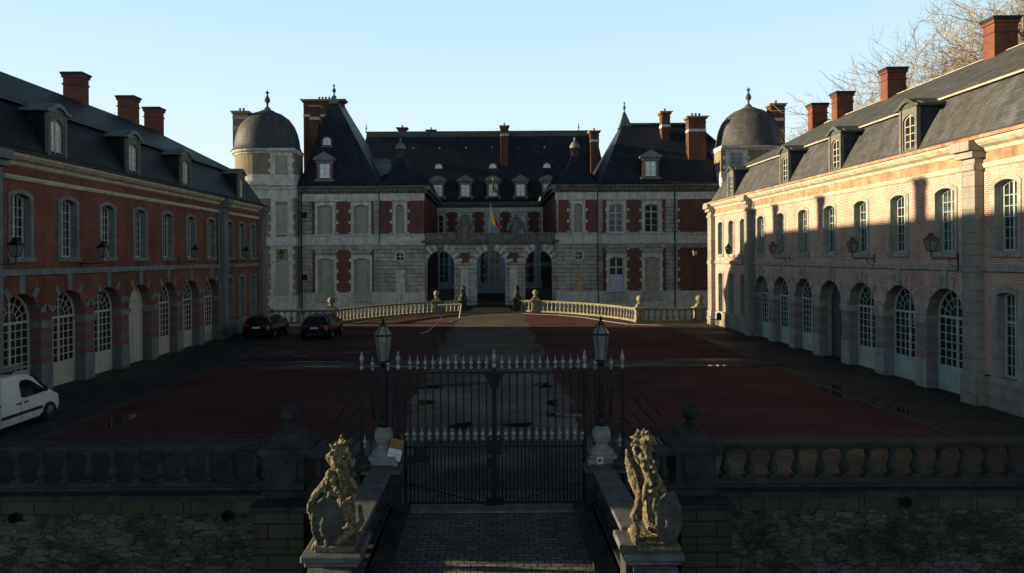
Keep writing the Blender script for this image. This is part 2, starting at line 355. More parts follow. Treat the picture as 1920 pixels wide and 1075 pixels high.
M['cobble_sett'] = cobblem('bridge setts', (.13,.125,.118), bw=.24, bh=.14, wet=.2)
M['cobble_cross'] = cobblem('herringbone setts', (.062,.058,.052), wet=.5, alongy=True)
M['gravel'] = gravelm('dark red gravel', (.078,.035,.034))
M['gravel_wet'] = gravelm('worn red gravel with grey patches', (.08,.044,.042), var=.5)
M['puddle'] = glassm('standing water', (.006,.006,.007), rough=.02, spec=.5)
M['water'] = glassm('moat water', (.01,.014,.012), rough=.05)
M['rubble'] = rubblem('mossy rubble stone', (.075,.075,.068))
M['block_moss'] = brickm('mossy stone blocks', (.085,.082,.065), (.06,.06,.048), (.015,.016,.012), bw=.9, bh=.34, ms=.02, wear=(.03,.04,.018), wearamt=.7, grime=.6, bmp=.8)
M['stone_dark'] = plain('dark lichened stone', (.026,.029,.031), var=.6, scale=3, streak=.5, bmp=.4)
M['stone_warm'] = plain('weathered sandstone', (.36,.30,.20), var=.4, scale=4, bmp=.5)
M['statue'] = plain('lichened carved sandstone', (.19,.16,.10), var=.9, scale=14, bmp=1.0, streak=.7)
M['statue_dark'] = plain('dark shield stone', (.055,.055,.05), var=.5, scale=5, bmp=.5)  # darker tone than the carved statue stone
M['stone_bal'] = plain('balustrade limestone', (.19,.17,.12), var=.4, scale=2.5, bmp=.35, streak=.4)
M['pot'] = plain('pale lamp pedestal stone', (.18,.185,.165), var=.25, scale=5, bmp=.25)
M['iron'] = plain('black painted iron', (.007,.008,.011), rough=.55, var=.3, bmp=.05, spec=.25)
M['silver'] = plain('silver painted iron tips', (.23,.24,.25), rough=.35, metal=.3, var=.3, scale=20, bmp=.1)
M['lantern_glass'] = glassm('lantern glass', (.13,.14,.13), rough=.12, curtain=(.2,.21,.18))
M['lantern_white'] = plain('opal lantern glass', (.42,.43,.40), rough=.2, var=.1, bmp=0)
M['bark'] = plain('pale plane bark', (.34,.28,.17), var=.5, scale=3, bmp=.3)
M['twig'] = plain('twigs', (.24,.195,.14), var=.4, scale=.35, bmp=0)
M['grass'] = plain('winter grass', (.05,.06,.02), var=.4, scale=.4, bmp=.3)
M['kerb'] = plain('pale kerb stone', (.19,.18,.165), var=.3, scale=3)
M['paint_line'] = plain('worn white line', (.30,.29,.26), var=.5, scale=6)
M['coping'] = plain('worn blue stone coping', (.085,.088,.09), var=.5, scale=4, bmp=.4, rough=.7)
M['kerb_dark'] = plain('grey kerb stone', (.05,.048,.045), var=.4, scale=3)

# ------------------------------------------------------------------ architecture helpers
def arcpts(xc, w, zt, rise, n=10):
    if rise <= 0: return [(xc-w/2, zt), (xc+w/2, zt)]
    Rr = (w*w/4+rise*rise)/(2*rise); zc = zt-Rr; a = math.asin(min(1, w/2/Rr))
    return [(xc+Rr*sin(-a+2*a*i/n), zc+Rr*cos(-a+2*a*i/n)) for i in range(n+1)]
def arcz(xc, w, zt, rise, x):
    if rise <= 0: return zt
    Rr = (w*w/4+rise*rise)/(2*rise); return zt-Rr+sqrt(max(0, Rr*Rr-(x-xc)**2))
def wall(mb, x0, x1, z0, z1, ops, y=0.0):
    """one storey of wall facing -y with arched openings (xc, w, zb, zt, rise)"""
    x = x0
    for xc, ww, zb, zt, rise in sorted(ops):
        a, b = xc-ww/2, xc+ww/2
        if a > x: mb.poly([(x,y,z0),(a,y,z0),(a,y,z1),(x,y,z1)])
        if zb > z0: mb.poly([(a,y,z0),(b,y,z0),(b,y,zb),(a,y,zb)])
        p = arcpts(xc, ww, zt, rise)
        for i in range(len(p)-1):
            mb.poly([(p[i][0],y,p[i][1]),(p[i+1][0],y,p[i+1][1]),(p[i+1][0],y,z1),(p[i][0],y,z1)])
        x = b
    if x1 > x: mb.poly([(x,y,z0),(x1,y,z0),(x1,y,z1),(x,y,z1)])
def outline(w, h, rise, n=10):               # opening outline at origin, bottom centre
    return [(-w/2, 0)]+arcpts(0, w, h, rise, n)+[(w/2, 0)]
def reveal(mb, w, h, rise, y0, y1, bottom=True):
    o = outline(w, h, rise)
    for i in range(len(o)-1):
        a, b = o[i], o[i+1]; mb.poly([(a[0],y0,a[1]),(b[0],y0,b[1]),(b[0],y1,b[1]),(a[0],y1,a[1])])
    if bottom: mb.poly([(-w/2,y0,0),(w/2,y0,0),(w/2,y1,0),(-w/2,y1,0)])
def ring(mb, w, h, rise, t, y0, y1, tb=None, orise=None):    # band of width t round an opening (outside), front y0, back y1
    tb = 0 if tb is None else tb
    n = 10
    inn = [(-w/2, -tb*0)]+arcpts(0, w, h, rise, n)+[(w/2, 0)]
    ow = w+2*t; orr = rise*ow/w if orise is None else orise
    out = [(-ow/2, 0)]+arcpts(0, ow, h+t, orr, n)+[(ow/2, 0)]
    if len(out) != len(inn):
        out = [(-ow/2, 0)]+[(-ow/2+ow*i/(len(inn)-3), h+t) for i in range(len(inn)-2)]+[(ow/2, 0)]
    for i in range(len(inn)-1):
        a, b, c, d = inn[i], inn[i+1], out[i+1], out[i]
        mb.poly([(d[0],y0,d[1]),(a[0],y0,a[1]),(b[0],y0,b[1]),(c[0],y0,c[1])])
        mb.poly([(a[0],y0,a[1]),(b[0],y0,b[1]),(b[0],y1,b[1]),(a[0],y1,a[1])])
        mb.poly([(d[0],y0,d[1]),(c[0],y0,c[1]),(c[0],y1,c[1]),(d[0],y1,d[1])])
    for s in (0, -1):
        a, d = inn[s], out[s]; mb.poly([(a[0],y0,a[1]),(d[0],y0,d[1]),(d[0],y1,d[1]),(a[0],y1,a[1])])
def frame_mb(w, h, rise, fw, cols, rows, bar=.035, th=.06, zsplit=None, panel=0, thick_mid=.07, fan=False):
    mb = MB(); iw = w-2*fw; ir = rise*iw/w if rise > 0 else 0
    n = 10
    inn = [(-iw/2, fw)]+arcpts(0, iw, h-fw, ir, n)+[(iw/2, fw)]; out = outline(w, h, rise, n)
    for i in range(len(inn)-1):
        a, b, c, d = inn[i], inn[i+1], out[i+1], out[i]
        mb.poly([(d[0],0,d[1]),(a[0],0,a[1]),(b[0],0,b[1]),(c[0],0,c[1])])
        mb.poly([(a[0],0,a[1]),(b[0],0,b[1]),(b[0],th,b[1]),(a[0],th,a[1])])
    mb.box(-w/2, w/2, -.002, th, 0, fw)
    zb = fw
    if panel:
        mb.box(-iw/2, iw/2, .012, th, fw, panel)
        for s in (-1, 1): mb.box(s*iw/4-iw/4*.72, s*iw/4+iw/4*.72, -.004, .02, fw+.12, panel-.12)
        mb.box(-iw/2, iw/2, -.01, th, panel-.05, panel+.03); zb = panel
    ztop = zsplit if zsplit else h-fw
    if zsplit: mb.box(-iw/2, iw/2, -.015, th, zsplit-.05, zsplit+.05)
    for k in range(1, cols):
        x = -iw/2+iw*k/cols; mid = (cols % 2 == 0 and k == cols//2)
        bw = thick_mid if mid else bar
        zt = zsplit if zsplit and fan else arcz(0, iw, h-fw, ir, x)
        mb.box(x-bw/2, x+bw/2, -.006 if mid else .008, th*.8, zb, zt)
    zt_rows = (zsplit if (zsplit and fan) else h-fw-ir*.6)
    for k in range(1, rows):
        z = zb+(zt_rows-zb)*k/rows
        mb.box(-iw/2, iw/2, .012, th*.75, z-bar/2, z+bar/2)
    if fan and zsplit:
        r = iw/2; cz = h-fw-r
        for k in range(1, 8):
            a = pi*k/8; r0 = r*.42
            p0 = Vector((r0*cos(a), .02, cz+r0*sin(a))); p1 = Vector((r*cos(a), .02, cz+r*sin(a)))
            mb.tube([p0, p1], bar*.5, 4)
        for rr in (.42, .72):
            mb.tube([(r*rr*cos(pi*k/12), .02, cz+r*rr*sin(pi*k/12)) for k in range(13)], bar*.5, 4)
        mb.box(-.03, .03, 0, th*.8, zsplit, h-fw)
    return mb
CACHE = {}
def cached(key, fn, mats, name, bevel=None):
    if key not in CACHE: CACHE[key] = fn().mesh(name, mats)
    return CACHE[key]
def window(parent, xc, zb, w, h, rise, yin, cols, rows, fmat='frame_green', gmat='glass', sur=None, sill=True, name='window', y0=0.0, **kw):
    """sur=(width, material); opening bottom centre at (xc, zb); glass plane yin behind wall y0"""
    key = ('w', w, h, rise, cols, rows, fmat, tuple(sorted(kw.items())))
    me = cached(key+('f',), lambda: frame_mb(w, h, rise, kw.get('fw', .07), cols, rows, **{k: v for k, v in kw.items() if k != 'fw'}), M[fmat], name)
    o = link(name, me, parent, (xc, y0+yin, zb))
    def gl():
        m = MB(); ol = outline(w-.02, h-.01, rise); m.poly([(x, .045, z) for x, z in ol]); return m
    link('pane', cached(key+('g', gmat), gl, M[gmat], 'pane'), o)
    if sur:
        def su():
            m = MB(); ring(m, w, h, rise, sur[0]*(.8 if 'ashlar' in sur[1] else 1), -.035, yin, orise=.002 if 'ashlar' in sur[1] else None)
            return m
        s = link('surround', cached(key+('s', sur, yin), su, M[sur[1]], 'surround'), o, (0, -yin, 0))
    if sill:
        def si():
            m = MB(); m.box(-w/2-.2, w/2+.2, -.1, yin, -.2, -.002); return m
        link('sill', cached(('sill', w, yin, sur), si, M[sur[1] if sur else 'stone_blue_plain'], 'sill'), o, (0, -yin, 0))
    return o
def shutters(parent, xc, zb, w, h, rise, yin, sur=None, sill=True, y0=0.0, mat='shutter'):
    key = ('sh', w, h, rise, mat)
    def f():
        m = MB(); ol = outline(w, h, rise); m.poly([(x, .05, z) for x, z in ol])
        for k in range(4):
            x0 = -w/2+w*k/4; x1 = x0+w/4
            for xx in (x0+.008, x1-.058): m.box(xx, xx+.05, 0, .05, .02, min(arcz(0,w,h,rise,xx), arcz(0,w,h,rise,xx+.05))-.01)
            n = int(h/.16)
            for i in range(n):
                z = .08+i*(h-rise-.1)/n; m.raw([(x0+.06,.01,z),(x1-.06,.01,z),(x1-.06,.045,z+.1),(x0+.06,.045,z+.1)], [(0,1,2,3)])
            for zz in (.02, (h-rise)*.34, (h-rise)*.67, h-rise-.1): m.box(x0+.06, x1-.06, .004, .05, zz, zz+.08)
        return m
    o = link('shutter', cached(key, f, M[mat], 'shutter'), parent, (xc, y0+yin, zb))
    if sur:
        def su():
            m = MB(); ring(m, w, h, rise, sur[0]*.8, -.05, yin, orise=.002); return m
        link('surround', cached(key+('s', sur, yin), su, M[sur[1]], 'surround'), o, (0, -yin, 0))
    if sill:
        def si():
            m = MB(); m.box(-w/2-.2, w/2+.2, -.16, yin, -.18, -.002); m.box(-w/2-.05, -w/2+.1, -.12, 0, -.45, -.18); m.box(w/2-.1, w/2+.05, -.12, 0, -.45, -.18); return m
        link('sill', cached(('sills', w, yin), si, M['ashlar_plain'], 'sill'), o, (0, -yin, 0))
    return o
def chimney_mb(dx, dy, z0, z1, cap=.14, pots=0):
    m = MB(); m.box(-dx/2, dx/2, -dy/2, dy/2, z0, z1-.3)
    m.box(-dx/2-.05, dx/2+.05, -dy/2-.05, dy/2+.05, z1-.75, z1-.66)
    m.box(-dx/2-cap*.5, dx/2+cap*.5, -dy/2-cap*.5, dy/2+cap*.5, z1-.32, z1-.2)
    return m
def chimney(parent, x, y, dx, dy, z0, z1, cap=.14, pots=0, mat='brick_chimney', band=None, capmat='stone_dark', name='chimney'):
    o = chimney_mb(dx, dy, z0, z1, cap).build(name, M[mat], parent, (x, y, 0))
    m = MB(); m.rings([(-dx/2-cap*.5, dx/2+cap*.5, -dy/2-cap*.5, dy/2+cap*.5, z1-.2), (-dx/2-cap, dx/2+cap, -dy/2-cap, dy/2+cap, z1-.08), (-dx/2-cap, dx/2+cap, -dy/2-cap, dy/2+cap, z1-.02), (-dx/2, dx/2, -dy/2, dy/2, z1+.03)])
    m.build('chimney_cap', M[capmat], o)
    if band:
        b = MB()
        for z in band: b.box(-dx/2-.025, dx/2+.025, -dy/2-.025, dy/2+.025, z, z+.32)
        b.build('stone_band', M['ashlar_plain'], o)
    for k in range(pots):
        p = MB(); r = .13; px = (k-(pots-1)/2)*.42*min(1, dx/1.2)
        p.lathe([(r,0),(r*.85,.3),(r*1.05,.32),(r*1.0,.4)], (px, 0, z1+.03), 8); p.build('chimney_pot', M['brick_dark'], o)
    return o

# ------------------------------------------------------------------ ground, water, paths
WY0, WY1 = 15.6, 56.6          # wings run from here to here
def sheet(name, pts, z, mat, parent=None):
    m = MB(); m.poly([(x,y,z) for x,y in pts]); return m.build(name, M[mat], parent)
tag(sheet('moat_water', [(-46,-60),(31,-60),(31,130),(-46,130)], -3.2, 'water'), kind='structure')
g = MB()
O = 1500; x0,x1,y0,y1 = -45,31.5,-58,128
for a in ([(-O,-O),(O,-O),(O,y0),(-O,y0)], [(-O,y1),(O,y1),(O,O),(-O,O)], [(-O,y0),(x0,y0),(x0,y1),(-O,y1)], [(x1,y0),(O,y0),(O,y1),(x1,y1)]):
    g.poly([(x,y,-.4) for x,y in a])
for a, b in (((x0,y0),(x1,y0)),((x1,y0),(x1,y1)),((x1,y1),(x0,y1)),((x0,y1),(x0,y0))):
    g.poly([(a[0],a[1],-.4),(b[0],b[1],-.4),(b[0],b[1],-4),(a[0],a[1],-4)])
tag(g.build('ground', M['grass']), kind='structure')
# back edge of the courtyard: straight, then a concave sweep towards the far bridge
def sweep(s, n=14):                           # s=-1 left, +1 right; from outer pier to the bridge corner
    if s > 0: P = [(12.3,57.7),(11.6,60.2),(10.2,63.2),(8.0,66.2),(5.6,68.3),(4.4,69.0)]
    else: P = [(-13.2,58.0),(-12.2,60.4),(-10.6,63.0),(-8.4,65.8),(-6.4,67.6),(-5.4,68.3)]
    out = []
    for i in range(len(P)-1):
        p0 = Vector(P[max(i-1,0)]); p1 = Vector(P[i]); p2 = Vector(P[i+1]); p3 = Vector(P[min(i+2,len(P)-1)])
        for k in range(4):
            t = k/4; out.append(tuple(.5*((2*p1)+(p2-p0)*t+(2*p0-5*p1+4*p2-p3)*t*t+(3*p1-p0-3*p2+p3)*t**3)))
    out.append(P[-1]); return out
SWR, SWL = sweep(1), sweep(-1)
court = [(-31.0,16.3),(31.0,16.3),(31.0,58.3),(12.9,58.3)]+[(x+.35,y+.45) for x,y in SWR]+[(3.0,70.2),(3.0,79.5),(-3.0,79.5),(-3.0,70.2)]+[(x-.35,y+.45) for x,y in reversed(SWL)]+[(-13.8,58.3),(-31.0,58.3)]
m = MB(); m.poly([(x,y,0) for x,y in court]); n = len(court)
for i in range(n):
    a, b = court[i], court[(i+1)%n]
    if a[1] < 16.4 and b[1] < 16.4: continue
    m.poly([(a[0],a[1],0),(b[0],b[1],0),(b[0],b[1],-4),(a[0],a[1],-4)])
tag(m.build('courtyard_paving', M['cobble']), kind='structure')
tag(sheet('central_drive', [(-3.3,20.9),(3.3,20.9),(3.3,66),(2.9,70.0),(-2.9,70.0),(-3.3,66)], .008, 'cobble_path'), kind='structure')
tag(sheet('cross_path', [(-14,34.3),(14,34.3),(14,37.0),(-14,37.0)], .012, 'cobble_cross'), kind='structure')
tag(sheet('front_path', [(-18,16.9),(18,16.9),(18,21.0),(-18,21.0)], .006, 'cobble_cross'), kind='structure')
def blobedge(pts, amp, seed, step=.5):
    rr = random.Random(seed); out = []
    for i in range(len(pts)):
        a, b = Vector(pts[i]), Vector(pts[(i+1)%len(pts)]); n = max(1, int((b-a).length/step))
        for k in range(n):
            p = a.lerp(b, k/n); out.append((p.x+rr.uniform(-amp,amp), p.y+rr.uniform(-amp,amp)))
    return out
def ragged(pts, seed):
    rr = random.Random(seed); ph = [rr.uniform(0,6.28) for _ in range(6)]; out = []; s_ = 0
    for i in range(len(pts)):
        a, b = Vector(pts[i]), Vector(pts[(i+1)%len(pts)]); n = max(1, int((b-a).length/.22)); d = (b-a).normalized(); nn = Vector((-d.y, d.x))
        amp = .16 if abs(a.x) < 3.6 and abs(b.x) < 3.6 else .07
        for k in range(n):
            t = s_+k*.22; o = amp*(.8*sin(t*.8+ph[0])+.5*sin(t*2.1+ph[1])+.35*sin(t*5.3+ph[2]))+rr.uniform(-.04,.04); p = a.lerp(b, k/n)+nn*o; out.append((p.x, p.y))
        s_ += (b-a).length
    return out
for nm, pts, mt, sd_ in (('red_gravel_panel', [(-13.8,21.1),(-2.9,21.1),(-3.05,34.2),(-13.8,34.3)], 'gravel', 1),
    ('red_gravel_panel', [(2.9,21.1),(13.7,21.1),(13.8,34.2),(3.0,34.3)], 'gravel', 2),
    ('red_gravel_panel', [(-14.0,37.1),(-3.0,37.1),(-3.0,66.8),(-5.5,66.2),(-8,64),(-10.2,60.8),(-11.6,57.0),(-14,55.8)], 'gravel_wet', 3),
    ('red_gravel_panel', [(3.0,37.1),(13.8,37.1),(13.8,54.2),(10.9,55.6),(9.7,58.0),(8.2,62.0),(6.2,64.6),(3.0,66.6)], 'gravel', 4)):
    tag(sheet(nm, ragged(pts, sd_), .018, mt), kind='structure')
# kerb stones along the panels and the walls
def strip(mb, pts, wdt, z0, z1):
    for i in range(len(pts)-1):
        a, b = Vector(pts[i]), Vector(pts[i+1]); d = (b-a).normalized(); nn = Vector((-d.y, d.x))*wdt/2
        mb.prism_z([tuple(a-nn), tuple(b-nn), tuple(b+nn), tuple(a+nn)], z0, z1)
k = MB(); strip(k, [(3.1,66.85),(6.35,64.85),(8.45,62.15),(9.95,58.1),(11.1,55.85),(14,54.4)], .22, 0, .045)
strip(k, [(-3.1,67.0),(-5.6,66.45),(-8.15,64.2),(-10.4,60.95),(-11.8,57.1),(-14.1,56.0)], .22, 0, .045)
tag(k.build('kerb_edging', M['kerb']), kind='structure')
k = MB()
for s in (-1,1):
    strip(k, [(s*13.92,21.0),(s*13.92,34.3)], .16, 0, .028); strip(k, [(s*13.92,37.0),(s*13.92,54.4)], .16, 0, .028)
    strip(k, [(s*3.0,21.0),(s*13.9,21.0)], .14, 0, .024)
tag(k.build('panel_edging', M['kerb_dark']), kind='structure')
k = MB()
for x, y, dx in ((-16.2,48.0,.1),(-10.6,36.6,2.6),(-13.2,40.4,1.7),(-8.5,40.2,1.5),(-11,38.6,.8)): k.box(x, x+dx, y, y+.09, .0, .024)
tag(k.build('parking_line', M['paint_line']), kind='structure')
# puddles on the drive and the paths
def puddle(cx, cy, rx, ry, seed):
    rr = random.Random(seed); n = 22; ph = [rr.uniform(0,6.28) for _ in range(4)]
    pts = []
    for i in range(n):
        a = 2*pi*i/n; q = 1+.22*sin(2*a+ph[0])+.16*sin(3*a+ph[1])+.1*sin(5*a+ph[2])
        pts.append((cx+rx*q*cos(a), cy+ry*q*sin(a)))
    tag(sheet('puddle', pts, .024, 'puddle'), kind='structure')
for i, a in enumerate([(-1.0,22.5,.42,.40),(.85,22.6,.42,.32),(-1.35,29.9,1.0,.35),(-2.55,29.3,.45,.5),(-2.5,26.2,.3,.5),(2.2,29.6,.4,.5),(2.3,26.0,.25,.45),(2.5,23.9,.55,.35),
     (11.5,34.6,2.6,.28),(6.2,34.8,1.4,.15),(-8.6,34.9,1.2,.2),(-5.2,34.9,1.3,.22),(-3.4,46.5,.5,.3),(-3.2,43.8,.4,.2),(-3.3,42,.4,.2),(13.8,28.0,.6,1.6),(14.4,25.0,.3,1.0),(-12.6,23.6,.35,.9),(-2.3,38.5,.7,.6),(2.6,40.5,.35,.5)]):
    puddle(*a, seed=i)
# bridge in front of the gate
m = MB(); m.poly([(-3.2,-14,0),(3.2,-14,0),(3.2,16.3,0),(-3.2,16.3,0)])
tag(m.build('bridge_deck', M['cobble_sett']), kind='structure')
m = MB()
for s in (-1,1):
    m.poly([(s*3.1,-14,-.01),(s*3.1,15.9,-.01),(s*3.1,15.9,-4),(s*3.1,-14,-4)])
    m.box(min(s*1.78,s*2.06), max(s*1.78,s*2.06), -14, 15.2, .0, .12)
tag(m.build('bridge_kerb', M['stone_dark']), kind='structure')
m = MB(); m.box(-2.0,2.1,14.9,15.5,.0,.03)
tag(m.build('gate_threshold', M['stone_blue_plain']), kind='structure')

# ------------------------------------------------------------------ the two service wings
def dormer_wing(parent, xc, side):
    w = .58; o = MB(); o.box(-w, w, .12, 2.2, 9.8, 11.78)
    for s in (-1,1): o.box(s*w-.02, s*w+.02, .0, .14, 9.8, 11.78)
    o = o.build('dormer', M['slate_left' if side < 0 else 'slate_dorm'], parent, (xc, 0, 0))
    d = MB(); wall(d, -w, w, 9.8, 11.85, [(0,.82,9.95,11.45,.2)], -.02); d.box(-w-.05, -w+.1, -.07, .1, 9.8, 11.75); d.box(w-.1, w+.05, -.07, .1, 9.8, 11.75)
    d.build('dormer_front', M['dormer_wood'], o)
    c = MB(); pr = [(-.92,11.7),(-.92,11.8),(-.62,11.86),(-.32,12.06),(0,12.16),(.32,12.06),(.62,11.86),(.92,11.8),(.92,11.7),(.55,11.74),(.27,11.92),(0,11.97),(-.27,11.92),(-.55,11.74)]
    c.prism_y([(a*.92,b) for a,b in pr], -.16, .12); c.prism_y([(-.6,11.74),(.6,11.74),(.27,11.92),(0,11.97),(-.27,11.92)], -.05, .1)
    c.prism_y([(-.82,11.72),(-.82,11.82),(0,12.18),(.82,11.82),(.82,11.72)], .12, 3.0)
    c.build('dormer_roof', M['lead' if side < 0 else 'copper'], o)
    f = frame_mb(.82, 1.5, .2, .05, 2, 4, bar=.03, thick_mid=.05).build('dormer_window', M['frame_cream'], o, (0,.05,9.95))
    g = MB(); g.poly([(x,.045,z) for x,z in outline(.8,1.49,.2)]); g.build('pane', M['glass_sky' if side < 0 else 'glass'], f)
    return o
def wing(side):
    X = -18.5 if side < 0 else 17.9
    Yc = 36.6
    if side < 0:
        root = empty('brick_wing', (X, Yc, 0), 'long red brick service wing on the left with arched doors in shade', 'building', 'brick service wings along the courtyard', pi/2)
    else:
        root = empty('brick_wing', (X, Yc, 0), 'long pale brick service wing on the right with sunlit upper wall', 'building', 'brick service wings along the courtyard', -pi/2)
    U = (lambda Y: Y-Yc) if side < 0 else (lambda Y: Yc-Y)
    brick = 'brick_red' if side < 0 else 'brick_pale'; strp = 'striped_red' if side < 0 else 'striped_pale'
    fr = 'frame_cream' if side < 0 else 'frame_green'
    D = 12.4; LF, LN = 19.6, 21.3                    # far end, near end
    XL, XR = (-LN, LF) if side < 0 else (-LF, LN)
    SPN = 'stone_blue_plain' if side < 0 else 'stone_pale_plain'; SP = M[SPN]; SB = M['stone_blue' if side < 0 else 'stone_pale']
    bays = [-9.3,-6.2,-3.1,0,3.1,6.2,9.3]; ends = [-17.35,-14.95,-12.55,12.55,14.95,17.35]
    AW, AS = 2.36, 2.98; AT = AS+AW/2
    up = [(b,1.15,5.6,8.1,.16) for b in bays]; upe = [(e,1.05,5.6,8.1,.16) for e in ends]
    lo = [(e,1.0,1.15,4.15,.12) for e in ends]
    w1 = MB()
    wall(w1, -10.75, 10.75, AS, 4.9, [(b,AW,AS,AT,AW/2) for b in bays])
    for x0,x1,oo,uu in ((XL,-10.75,[o for o in lo if o[0]<0],[o for o in upe if o[0]<0]),(10.75,XR,[o for o in lo if o[0]>0],[o for o in upe if o[0]>0])):
        wall(w1, x0, x1, 1.15, 4.9, oo); wall(w1, x0, x1, 4.9, 9.3, uu)
    wall(w1, -10.75, 10.75, 4.9, 9.3, up)
    w1.poly([(XL,0,-.2),(XL,D,-.2),(XL,D,9.3),(XL,0,9.3)]); w1.poly([(XR,0,-.2),(XR,D,-.2),(XR,D,9.3),(XR,0,9.3)])
    w1.poly([(XL,D,-4),(XR,D,-4),(XR,D,9.3),(XL,D,9.3)])
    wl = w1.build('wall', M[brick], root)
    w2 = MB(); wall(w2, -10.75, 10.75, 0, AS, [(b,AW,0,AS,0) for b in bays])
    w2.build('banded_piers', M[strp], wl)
    for a, b, c in ((XL-.05,-10.75,XL-.05),(10.75,XR+.05,XR)):
        w3 = MB(); w3.box(a,b,-.06,.0,0,1.1); w3.box(c,c+.05,0,D,-4,1.1); w3.build('stone_base', SB, wl)
    # doors in the arches
    for i, b in enumerate(bays):
        solid = (b == 0)
        rm = cached(('ar',side), lambda: (lambda q: (reveal(q, AW, AT, AW/2, 0, .46, False), q)[1])(MB()), M[strp], 'arch_reveal')
        if solid:
            def f():
                q = MB(); dw = AW-.1
                ol = outline(dw, AT-.03, dw/2); q.poly([(x,.06,z) for x,z in ol])
                ring(q, dw-.2, AT-.13, dw/2-.1, .1, 0, .06)
                q.box(-dw/2,dw/2,-.03,.06,AS-.08,AS+.06)
                for s in (-1,1):
                    q.box(s*.49-.42, s*.49+.42, .02, .06, .05, AS-.1)
                    for za, zc in ((.2,1.1),(1.25,AS-.3)): q.box(s*.49-.3, s*.49+.3, -.005, .03, za, zc)
                q.ball((0,.02,AS+.5), .25, 8, (1,.25,1))
                return q
            dr = link('carriage_door', cached(('cd',side), f, M[fr if side < 0 else 'door_dark'], 'carriage_door'), root, (b,.46 if side < 0 else .64,0))
        else:
            me = cached(('ad',side), lambda: frame_mb(AW, AT, AW/2, .09, 6, 6, bar=.035, zsplit=AS, panel=1.0, thick_mid=.12, fan=True), M[fr], 'arched_door')
            dr = link('arched_door', me, root, (b,.46,0))
            link('pane', cached(('adg',side), lambda: (lambda q: (q.poly([(x,.045,z) for x,z in outline(AW-.02,AT-.01,AW/2-.01)]), q)[1])(MB()), M['glass'], 'pane'), dr)
        off = dr.location.y
        link('arch_reveal', rm, dr, (0,-off,0))
        if solid and side > 0: link('inner_reveal', cached(('ar2',side), lambda: (lambda q: (reveal(q, AW, AT, AW/2, .46, .66, False), q)[1])(MB()), SP, 'inner_reveal'), dr, (0,-off,0))
        def vs():
            q = MB(); r = AW/2
            if side < 0:
                for a in (20, 55, 125, 160):
                    a = R(a); c = Vector(((r+.28)*cos(a), -.02, AS+(r+.28)*sin(a)))
                    q.cbox(c, (.46,.06,.24), Matrix.Rotation(-a, 3, 'Y'))
            else:
                n = 11
                for k_ in range(n):
                    if k_ % 2: continue
                    a = R(8+164*k_/(n-1)); c = Vector(((r+.25)*cos(a), -.015, AS+(r+.25)*sin(a)))
                    q.cbox(c, (.5,.05,.3), Matrix.Rotation(-a, 3, 'Y'))
            q.prism_y([(-.13,AT+.0),(.13,AT+.0),(.17,4.9),(-.17,4.9)], -.07, 0)
            return q
        link('arch_stones', cached(('vs',side), vs, SP, 'arch_stones'), dr, (0,-off,0))
    # impost band on piers
    xs = [-10.75]+[v for b in bays for v in (b-AW/2, b+AW/2)]+[10.75]
    for i in range(0, len(xs), 2):
        a, b = xs[i], xs[i+1]
        a_, b_ = (a if i == 0 else a-.06), (b if i == len(xs)-2 else b+.06)
        q = MB(); q.box(a_, b_, -.07, .46, 2.8, 2.98); q.box(a_+.03, b_-.03, -.035, .45, 2.68, 2.8)
        q.build('impost_band', SP, root)
        q = MB(); q.box(a, b, -.035, 0, 0, 1.2); q.build('pier_base', SP, root)
    q = MB(); q.prism_x([(0,4.84),(-.1,4.88),(-.1,5.06),(-.06,5.12),(0,5.12)], XL, XR); q.build('string_course', SP, root)
    # pilasters
    for u, ww in ((XL+.5,.9),(-11.1,.7),(11.1,.7),(XR-.5,.9)):
        q = MB(); q.box(u-ww/2, u+ww/2, -.33, 0, 0, 9.0)
        q.box(u-ww/2-.05, u+ww/2+.05, -.38, 0, 0, 1.1); q.box(u-ww/2-.04, u+ww/2+.04, -.37, 0, 4.84, 5.1)
        q.box(u-ww/2-.05, u+ww/2+.05, -.4, 0, 8.55, 8.75); q.box(u-ww/2-.12, u+ww/2+.12, -.5, -.002, 9.0, 9.25); q.box(u-ww/2-.16, u+ww/2+.16, -.66, -.002, 9.25, 9.6)
        q.build('pilaster', SB, root)
    # windows
    kw = dict(bar=.028, thick_mid=.085)
    rg = random.Random(50+side)
    for b in bays+ends:
        window(root, b, 5.6, 1.15 if b in bays else 1.05, 2.5, .16, .27, 4, 6, fr, rg.choice(['glass','glass','glass_dim']), (.17, SPN), True, **kw)
    for e in ends:
        window(root, e, 1.15, 1.0, 3.0, .12, .3, 4, 8, fr, 'glass', (.2, SPN), True, bar=.03, thick_mid=.08, zsplit=1.95)
    # cornice
    q = MB(); q.prism_x([(0,8.6),(-.06,8.62),(-.1,8.72),(-.04,8.8),(0,8.8)], XL-.05, XR+.05)
    q.prism_x([(0,9.15),(-.08,9.2),(-.14,9.32),(-.3,9.4),(-.42,9.52),(-.44,9.62),(0,9.66)], XL-.3, XR+.3)
    q.box(XL-.4, XL, -.2, D, 9.35, 9.62); q.box(XR, XR+.4, -.2, D, 9.35, 9.62)
    q.build('cornice', M['stone_cream' if side > 0 else 'stone_cream'], root)
    q = MB(); q.box(XL, XR, -.03, 0, 8.8, 9.15); q.build('frieze', M['cornice_wood' if side > 0 else 'brick_red'], root)
    q = MB(); q.box(XL-.35, XR+.35, -.52, -.34, 9.62, 9.74); q.build('gutter', M['cornice_wood' if side > 0 else 'iron'], root)
    # roof
    q = MB(); e = .35
